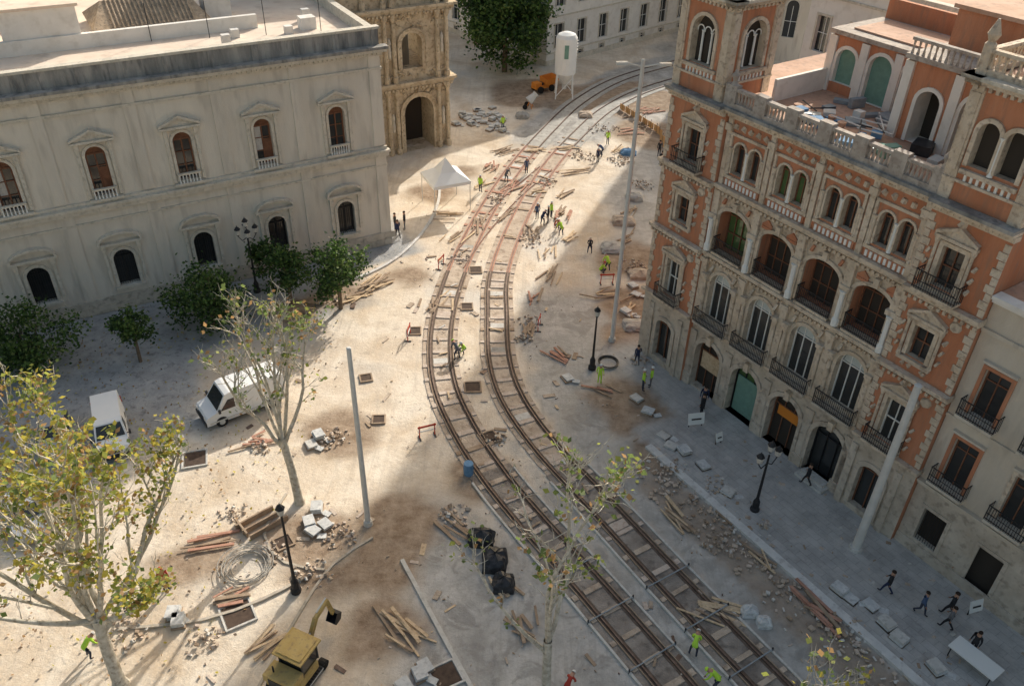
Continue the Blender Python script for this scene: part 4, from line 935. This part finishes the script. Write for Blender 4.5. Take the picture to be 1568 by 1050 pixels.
for p in ((-11,39.4,1.1,60),(-15.4,38.6,.8,35),(-9.2,31.6,1.0,60),(-10.2,29.0,1.1,60),(1.3,53.2,.9,50),(.9,51,.8,40),(10.2,37.6,1,50),(12.3,36,1,50),(-3,33.3,1,50),(9.4,48.6,.9,40),(11.6,31.6,1,40),(-.8,39.8,.7,30),(-14.3,55.5,1.4,60),(10,62,1.4,80),(12.4,78,1.4,60),(7,85,1.6,60),(-4.6,62.5,1,40),(-18.6,25.0,1.3,50),(-14.6,24.8,1.0,40),(17,26.5,1.2,50),(14.6,33,.8,30),(1.5,66,1.3,60),(-1.8,74,1.2,50),(3.0,78,1.2,50),(11,84,1.5,60),(9.8,93,2,70),(-12.6,30.2,.9,40),(-15.6,33.2,.8,30)):
    rubble(p[0],p[1],p[2],p[3],[CONC,SLEEP,BED,WOODD,BED,SLEEP])
for p in ((-6.1,61,1.2),(-7.6,50.7,1.5),(-5.2,39.9,.4),(2.0,52.4,1.4),(7.6,59,.1)): barrier(*p)
for p in ((-19.1,37.3,.3,1.4),(-3.2,60.6,.1,1.0),(-7.3,51.5,.1,.95),(-13.4,26.3,.55,1.5),(-2.6,45.0,.1,1.1),(-8.5,41.4,.1,.8),(-3.6,55,.1,.9),(-12.2,31,.6,.9),(-2.7,23.2,.5,1.3),(12.9,34.0,.6,1.2),(-10,45.7,.3,.8),(-1.3,39.9,.5,1.1)): manhole(*p)
mb=MB()
for k in range(3):
    mb.obox((-14.2+k*.5,32.6-k*.35,.2),.75,(2.3,.1,.35),WOODD)
mb.obox((-14.7,31.8,.2),2.3,(1.4,.1,.36),WOODD);mb.make('timber_trench_form')
mb=MB()
for k in range(9):
    r=.95+.045*k+R.uniform(-.05,.05);cx,cy=-13.7+R.gauss(0,.09),29.2+R.gauss(0,.09);z=.06+.03*k;n=28
    for j in range(n):
        g=2*math.pi*j/n;g2=2*math.pi*(j+1)/n
        mb.cyl((cx+r*math.cos(g),cy+r*math.sin(g),z),(cx+r*math.cos(g2),cy+r*math.sin(g2),z),.022,.022,BEDG,5,False)
mb.make('cable_coil')
mb=MB()
for k in range(4):
    r=.6+.04*k
    for j in range(20):
        g=2*math.pi*j/20;g2=2*math.pi*(j+1)/20;mb.cyl((6.9+r*math.cos(g),48.2+r*math.sin(g),.06+.04*k),(6.9+r*math.cos(g2),48.2+r*math.sin(g2),.06+.04*k),.03,.03,BLACKT,5,False)
mb.make('cable_coil')
def lump(name,x,y,rx,ry,h,m,seed):
    mb=MB();nu,nv=16,7;k=mb.mi(m);b=len(mb.v)
    for j in range(nv+1):
        t=j/nv
        for i in range(nu):
            g=2*math.pi*i/nu;sq=1/max(abs(math.cos(g)),abs(math.sin(g)))**.6;rr=(1-t**3)**.5
            nn=1+.22*noise.noise(Vector((math.cos(g)*2,math.sin(g)*2,t*3+seed)))
            mb.v.append(Vector((x+rx*sq*rr*nn*math.cos(g),y+ry*sq*rr*nn*math.sin(g),h*t*nn)))
    for j in range(nv):
        for i in range(nu): mb.f.append((b+j*nu+i,b+j*nu+(i+1)%nu,b+(j+1)*nu+(i+1)%nu,b+(j+1)*nu+i));mb.m.append(k)
    return mb.make(name)
lump('black_tarp_pile',-1.4,31.5,.75,.55,.9,BLACKT,1);lump('black_tarp_pile',-.6,30.0,.7,.8,.85,BLACKT,5);lump('black_tarp_pile',-.1,28.5,.6,.6,.75,BLACKT,9)
lump('rubble_bag',12.5,27.2,.45,.35,.5,PAVER,2);lump('rubble_bag',13.1,26.6,.4,.35,.45,PAVER,3)
lump('blue_tarp_pile',12.0,86,.9,.6,.6,BLUE,4)
for i,(x,y) in enumerate(((9.2,53),(10.5,60.5),(8.6,65),(10,70),(11.5,75),(-7.7,79.5),(0.5,96),(8.0,97))): lump('soil_heap',x,y,R.uniform(.7,1.2),R.uniform(.6,1.0),R.uniform(.3,.6),BED if i%2 else BEDG,i)
E=empty('blue_barrel');mb=MB();mb.lathe((-2.4,36.7),[(.28,0),(.3,.1),(.31,.45),(.3,.8),(.28,.88),(.001,.89)],BLUE,14);mb.make('drum',E)
def sign(x,y,rot,w,h,m):
    mb=MB();mb.obox((x,y,.35+h/2),rot,(w,.04,h),m,0,-.3);c,s=math.cos(rot),math.sin(rot)
    for a in (-w*.4,w*.4): mb.obox((x+c*a,y+s*a,.3),rot,(.05,.05,.6),IRON)
    mb.obox((x-s*-.05,y+c*-.05,.35+h/2),rot,(w*.6,.02,h*.12),IRON,0,-.3);mb.make('site_notice_board')
sign(12.0,41.5,.2,1.1,.8,WHITEF);sign(13.2,39.9,.5,.5,.6,WHITEF);sign(24.0,27.5,.3,.8,.7,WHITEF)
E=empty('white_site_table');mb=MB();mb.obox((22.6,24.4,.82),-.95,(2.3,1.0,.07),WHITEF)
for a,b in ((-1,-.4),(1,-.4),(-1,.4),(1,.4)):
    c,s=math.cos(-.95),math.sin(-.95);mb.cyl((22.6+a*c-b*s,24.4+a*s+b*c,0.1),(22.6+a*c-b*s,24.4+a*s+b*c,.8),.03,.03,IRON,6)
mb.make('table',E)
mb=MB()
for i in range(14):
    a=(12.5+i*.55,99-i*1.1) if i<7 else (16+(i-7)*.1,91.5-(i-7)*2)
    mb.obox((a[0],a[1],.45),2.0,(1.1,.03,.7),mat('orange_net',(.62,.36,.16)));mb.cyl((a[0],a[1],0),(a[0],a[1],1.1),.03,.03,IRON,5)
mb.make('orange_safety_fence')
mb=MB();cnt=0
while cnt<2300:
    y=R.uniform(20,104);cx=(-2.5 if y<64 else -2.5+(y-64)*.28);x=R.gauss(cx,6.5)
    ls,ld=toL(x,y);rs,rd=toR(x,y)
    cnt+=1
    if (ls>-2 and ld<2) or rd<.6 : continue
    if noise.noise(Vector((x*.35,y*.35,20)))<R.uniform(-.15,.3): continue
    s=R.uniform(.04,.16) if R.random()<.86 else R.uniform(.25,.9)
    mb.obox((x,y,.04),R.random()*3,(s,s*R.uniform(.12,.6),R.uniform(.02,.07)),R.choice([SLEEP,WOOD,WOODD,BED,BED,SLEEP,RAIL,WOODD,BED]),R.uniform(-.1,.1))
mb.make('scattered_site_debris')
mb=MB()
for i in range(600):
    s_=R.uniform(8,30);d_=R.uniform(.6,11) if R.random()<.2 else R.gauss(7.8,.8);x,y=fromR(s_,max(.6,d_))
    s=R.uniform(.05,.3);mb.obox((x,y,.12 if d_<6.6 else .02),R.random()*3,(s,s*R.uniform(.2,.9),R.uniform(.02,.12)),R.choice([CONC,WOODD,BED,BED,SLEEP,BED]),R.uniform(-.1,.1))
mb.make('scattered_site_debris')
mb=MB()
for i in range(1800):
    x=R.uniform(-36,-13);y=R.uniform(20,60);ls,ld=toL(x,y)
    if ld<.5: continue
    leaves(mb,Vector((x,y,.09)),1,.01,.09,[LF_B,LF_Y,WOODD])
mb.make('fallen_leaves')
# ------------------------------------------------------------------ people
POSES={}
def build_pose(kind):
    J={'pel':(0,0,.95),'chest':(0,0,1.28),'neck':(0,0,1.47),'head':(.01,0,1.60),'htop':(.01,0,1.72)}
    def leg(s,hip,knee,ank,toe):J.update({'hip'+s:hip,'kn'+s:knee,'an'+s:ank,'to'+s:toe})
    def arm(s,sh,el,wr):J.update({'sh'+s:sh,'el'+s:el,'wr'+s:wr})
    leg('L',(0,.09,.90),(.02,.10,.50),(0,.11,.08),(.17,.13,.04));leg('R',(0,-.09,.90),(.02,-.10,.50),(0,-.11,.08),(.17,-.13,.04))
    arm('L',(0,.19,1.42),(-.02,.25,1.14),(.06,.25,.90));arm('R',(0,-.19,1.42),(-.02,-.25,1.14),(.06,-.25,.90))
    if kind=='walk':
        leg('L',(0,.09,.90),(.17,.10,.52),(.26,.11,.10),(.43,.12,.10));leg('R',(0,-.09,.90),(.0,-.10,.50),(-.30,-.11,.16),(-.17,-.12,.05))
        arm('L',(0,.19,1.42),(-.14,.24,1.17),(-.12,.25,.93));arm('R',(0,-.19,1.42),(.12,-.24,1.17),(.26,-.22,.98))
    if kind=='bend':
        J.update({'pel':(-.12,0,.88),'chest':(.14,0,1.12),'neck':(.30,0,1.20),'head':(.42,0,1.24),'htop':(.53,0,1.27)})
        leg('L',(-.12,.1,.84),(.05,.16,.46),(-.05,.18,.08),(.12,.2,.04));leg('R',(-.12,-.1,.84),(.02,-.16,.46),(-.1,-.18,.08),(.07,-.2,.04))
        arm('L',(.26,.18,1.16),(.38,.22,.88),(.50,.14,.66));arm('R',(.26,-.18,1.16),(.36,-.22,.88),(.48,-.12,.62))
    if kind=='crouch':
        J.update({'pel':(-.18,0,.36),'chest':(.02,0,.66),'neck':(.12,0,.84),'head':(.19,0,.95),'htop':(.24,0,1.06)})
        leg('L',(-.16,.1,.36),(.24,.16,.50),(.08,.14,.08),(.25,.16,.04));leg('R',(-.16,-.1,.36),(.22,-.18,.46),(.04,-.14,.08),(.21,-.16,.04))
        arm('L',(.08,.18,.80),(.26,.22,.58),(.42,.12,.40));arm('R',(.08,-.18,.80),(.28,-.22,.56),(.44,-.08,.36))
    names=list(J);E=[('pel','chest'),('chest','neck'),('neck','head'),('head','htop')]
    for s in 'LR': E+=[('pel','hip'+s),('hip'+s,'kn'+s),('kn'+s,'an'+s),('an'+s,'to'+s),('neck','sh'+s),('sh'+s,'el'+s),('el'+s,'wr'+s)]
    rad={'pel':.145,'chest':.165,'neck':.062,'head':.098,'htop':.07,'hip':.095,'kn':.062,'an':.045,'to':.035,'sh':.07,'el':.047,'wr':.032}
    me=bpy.data.meshes.new('p');me.from_pydata([J[n] for n in names],[(names.index(a),names.index(b)) for a,b in E],[])
    o=bpy.data.objects.new('p',me);col.objects.link(o);sk=o.modifiers.new('s','SKIN');ss=o.modifiers.new('u','SUBSURF');ss.levels=1
    for i,n in enumerate(names):
        r=rad.get(n,rad.get(n[:-1],.05));me.skin_vertices[0].data[i].radius=(r,r*(.8 if n in('pel','chest') else 1));me.skin_vertices[0].data[i].use_root=(n=='pel')
        if n=='chest': me.skin_vertices[0].data[i].radius=(.115,.165)
    dg=bpy.context.evaluated_depsgraph_get();ev=o.evaluated_get(dg);m2=bpy.data.meshes.new_from_object(ev)
    V=[v.co.copy() for v in m2.vertices];F=[tuple(p.vertices) for p in m2.polygons];lab=[]
    def seg(p,a,b):
        a=Vector(a);b=Vector(b);t=max(0,min(1,(p-a).dot(b-a)/(b-a).length_squared));return (p-a-(b-a)*t).length
    for f in F:
        c=sum((V[i] for i in f),Vector())/len(f);best=min(E,key=lambda e:seg(c,J[e[0]],J[e[1]])-(rad.get(e[1],rad.get(e[1][:-1],.05))*.9))
        k=best[1]
        lab.append(0 if k[:3] in('hip',) or k[:2] in('kn','an') else 1 if k in('chest','neck') or k[:2]in('sh','el','wr') else 3 if k[:2]=='to' else 2)
    bpy.data.objects.remove(o)
    mbp=MB();H0,H1=Vector(J['head']),Vector(J['htop']);up=(H1-H0).normalized();fw=Vector((1,0,0));fw=(fw-up*fw.dot(up)).normalized();sd=up.cross(fw)
    mm=[MATS.get(n) or mat(n,c) for n,c in (('skin',(.45,.26,.18)),('hair',(.03,.02,.015)),('eye',(.02,.02,.02)))]
    hc=H0.lerp(H1,.45)
    mbp.cyl(hc+fw*.09,hc+fw*.125-up*.02,.018,.012,mm[0],5,True,True)
    for q in(-1,1):
        mbp.cyl(hc+fw*.088+sd*q*.032+up*.015,hc+fw*.1+sd*q*.032+up*.015,.012,.01,mm[2],6,True,True)
        mbp.cyl(hc+sd*q*.085,hc+sd*q*.112,.03,.02,mm[0],6,True,True)
    mbp.cyl(hc+fw*.085-up*.05,hc+fw*.098-up*.05,.02,.018,mm[2],5,True,True)
    for s in 'LR':
        w=Vector(J['wr'+s]);e=Vector(J['el'+s]);d=(w-e).normalized();sdn=d.cross(Vector((1,0,0)));sdn=sdn.normalized() if sdn.length>.1 else Vector((0,1,0));nr=d.cross(sdn)
        mbp.cyl(w,w+d*.085,.03,.036,mm[0],7,True,True)
        for i,l in enumerate((.065,.078,.072,.055)):
            b=w+d*.08+nr*(i-1.5)*.019;mbp.cyl(b,b+d*l*.55+sdn*.008,.010,.009,mm[0],5,True,True);mbp.cyl(b+d*l*.55+sdn*.008,b+d*l+sdn*.028,.009,.007,mm[0],5,True,True)
        b=w+d*.03+nr*.03;mbp.cyl(b,b+d*.04+nr*.03,.012,.009,mm[0],5,True,True)
    shell=[]
    for j in range(5):
        t=j/4*math.pi*.5;ring=[]
        for i in range(10):
            g=2*math.pi*i/10;ring.append(hc+up*(.03+.115*math.sin(t))+(fw*math.cos(g)*1.12+sd*math.sin(g))*.112*math.cos(t)-fw*.012)
        shell.append(ring)
    POSES[kind]=(V,F,lab,mbp,shell);bpy.data.meshes.remove(m2)
for k in('stand','walk','bend','crouch'): build_pose(k)
SKIN=MATS['skin'];HAIR=MATS['hair'];EYE=MATS['eye']
HIV=mat('hivis_vest',(.50,.80,.08));JEAN=mat('dark_jeans',(.04,.045,.07),(.06,.07,.10),8);BLK=mat('black_cloth',(.018,.018,.022),(.04,.04,.045),8);GRY=mat('grey_cloth',(.12,.12,.13),(.18,.18,.19),8);WHC=mat('white_helmet',(.75,.75,.72));REDC=mat('red_cloth',(.45,.06,.04));NAVY=mat('navy_cloth',(.03,.04,.09));BLUEC=mat('blue_cloth',(.08,.12,.22))
def person(x,y,rot,kind,shirt,pants,hat,name='construction_worker',z=0.03,sc=1.0):
    V,F,lab,mp,shell=POSES[kind];mb=MB();mb.v=list(V);mb.f=list(F);mats=[pants,shirt,SKIN,BLK]
    for l in lab: mb.m.append(mb.mi(mats[l]))
    b=len(mb.v);mb.v+=list(mp.v)
    for f,m in zip(mp.f,mp.m): mb.f.append(tuple(b+i for i in f));mb.m.append(mb.mi(mp.mats[m]))
    b=len(mb.v);n=10
    for r in shell: mb.v+=r
    for j in range(4):
        for i in range(n): mb.f.append((b+j*n+i,b+j*n+(i+1)%n,b+(j+1)*n+(i+1)%n,b+(j+1)*n+i));mb.m.append(mb.mi(hat))
    o=mb.make(name,None,True);o.location=(x,y,z);o.rotation_euler=(0,0,rot);sc*=R.uniform(.94,1.04);o.scale=(sc,sc,sc);return o
W=lambda x,y,r,k,s=HIV,p=JEAN,h=WHC:person(x,y,r,k,s,p,h)
PD=lambda x,y,r,k,s=BLK,p=BLK,h=HAIR,z=.13:person(x,y,r,k,s,p,h,'pedestrian',z)
PD(-10.7,67.0,.5,'stand',BLK,BLK,z=.03);PD(-9.9,67.4,3.4,'stand',BLK,GRY,z=.03);PD(-10.3,65.8,2,'walk',NAVY,BLK,z=.03)
W(-3.5,75.5,1,'stand');W(-1.7,91.7,2,'stand');W(-3.9,48.2,2.2,'bend',GRY,JEAN,HIV);W(-3.5,48.9,-2.2,'crouch',HIV)
W(6.1,45.8,1.2,'stand',HIV,HIV);W(9.0,45.2,0,'stand');W(9.6,45.6,3,'stand',HIV,GRY);PD(8.9,48,1.6,'walk',NAVY,JEAN)
PD(12.6,42.7,2.4,'stand',BLK,BLK);PD(12.8,43.4,4.4,'stand',NAVY,BLK);PD(17.8,36.4,2.2,'walk',BLK,BLK)
PD(19.9,28.6,2.3,'walk',BLK,NAVY);PD(21.2,27.4,-1.0,'walk',BLUEC,JEAN);PD(22.6,27.3,2.2,'walk',BLK,BLK);PD(22.2,26.5,2.2,'walk',GRY,BLK);PD(23.6,30.0,3.6,'stand',BLK,BLK)
W(9.2,24.7,1.2,'bend',HIV,JEAN,WHC);W(9.9,22.9,2.8,'bend',HIV,JEAN,HIV)
W(2.5,69,1,'bend',NAVY);W(3.0,69.3,3,'stand',BLK,JEAN,WHC);W(4.1,67,2,'bend',HIV,JEAN,REDP);W(3.3,70.4,.5,'stand',HIV);W(2.0,70,2,'stand',BLUEC);W(3.9,68.3,4,'crouch',REDC)
W(8.5,83.3,2,'stand',NAVY,BLK);W(9.9,88.3,1,'stand');W(9.0,85,3,'bend',BLUEC)
PD(15.1,82.9,1.8,'walk',z=.03);PD(14.8,79,1.8,'walk',GRY,BLK,z=.03);PD(15.2,85.5,-1.4,'stand',BLK,BLK,z=.03)
W(7.8,61.1,2,'bend');W(7.3,60.7,.4,'crouch',HIV,JEAN,REDP);W(6.5,64,1.5,'bend',BLK);W(-17.4,27.6,2,'stand',REDC,JEAN,REDP);W(-19.7,23.7,1,'bend');W(-18.8,26.2,2,'bend',HIV)
W(3.0,22.4,1,'bend',REDC);W(22.9,25.2,3.6,'stand',BLK,BLK,HAIR);W(-1.0,78,1,'bend',GRY);W(1,80,2,'stand',BLUEC)
# ------------------------------------------------------------------ light, sky, camera
el=math.radians(29);az=Vector((.372,.928,0)).normalized()
D=Vector((az.x*math.cos(el),az.y*math.cos(el),math.sin(el)))
sl=bpy.data.lights.new('sun','SUN');sl.energy=4.7;sl.angle=math.radians(.7);sl.color=(1,.94,.84)
so=bpy.data.objects.new('sun',sl);col.objects.link(so);so.rotation_euler=D.to_track_quat('Z','Y').to_euler()
w=bpy.data.worlds.new('World');scn.world=w;w.use_nodes=True;nt=w.node_tree;bg=nt.nodes['Background'];bg.inputs[1].default_value=.15
sk=nt.nodes.new('ShaderNodeTexSky');sk.sky_type='NISHITA';sk.sun_disc=False;sk.sun_elevation=el;sk.sun_rotation=math.atan2(az.x,az.y);sk.dust_density=7;sk.air_density=1.7;sk.ozone_density=1.0
nt.links.new(sk.outputs[0],bg.inputs[0])
th=math.radians(35.55);a=math.radians(1.555)
cam=bpy.data.cameras.new('camera');co=bpy.data.objects.new('camera',cam);col.objects.link(co);cam.sensor_width=36;cam.lens=1290/1568*36;cam.clip_end=3000
co.matrix_world=Matrix.Translation((0,0,36))@Matrix.Rotation(math.radians(90)-th,4,'X')@Matrix.Rotation(a,4,'Z')
scn.camera=co
scn.view_settings.view_transform='Standard'
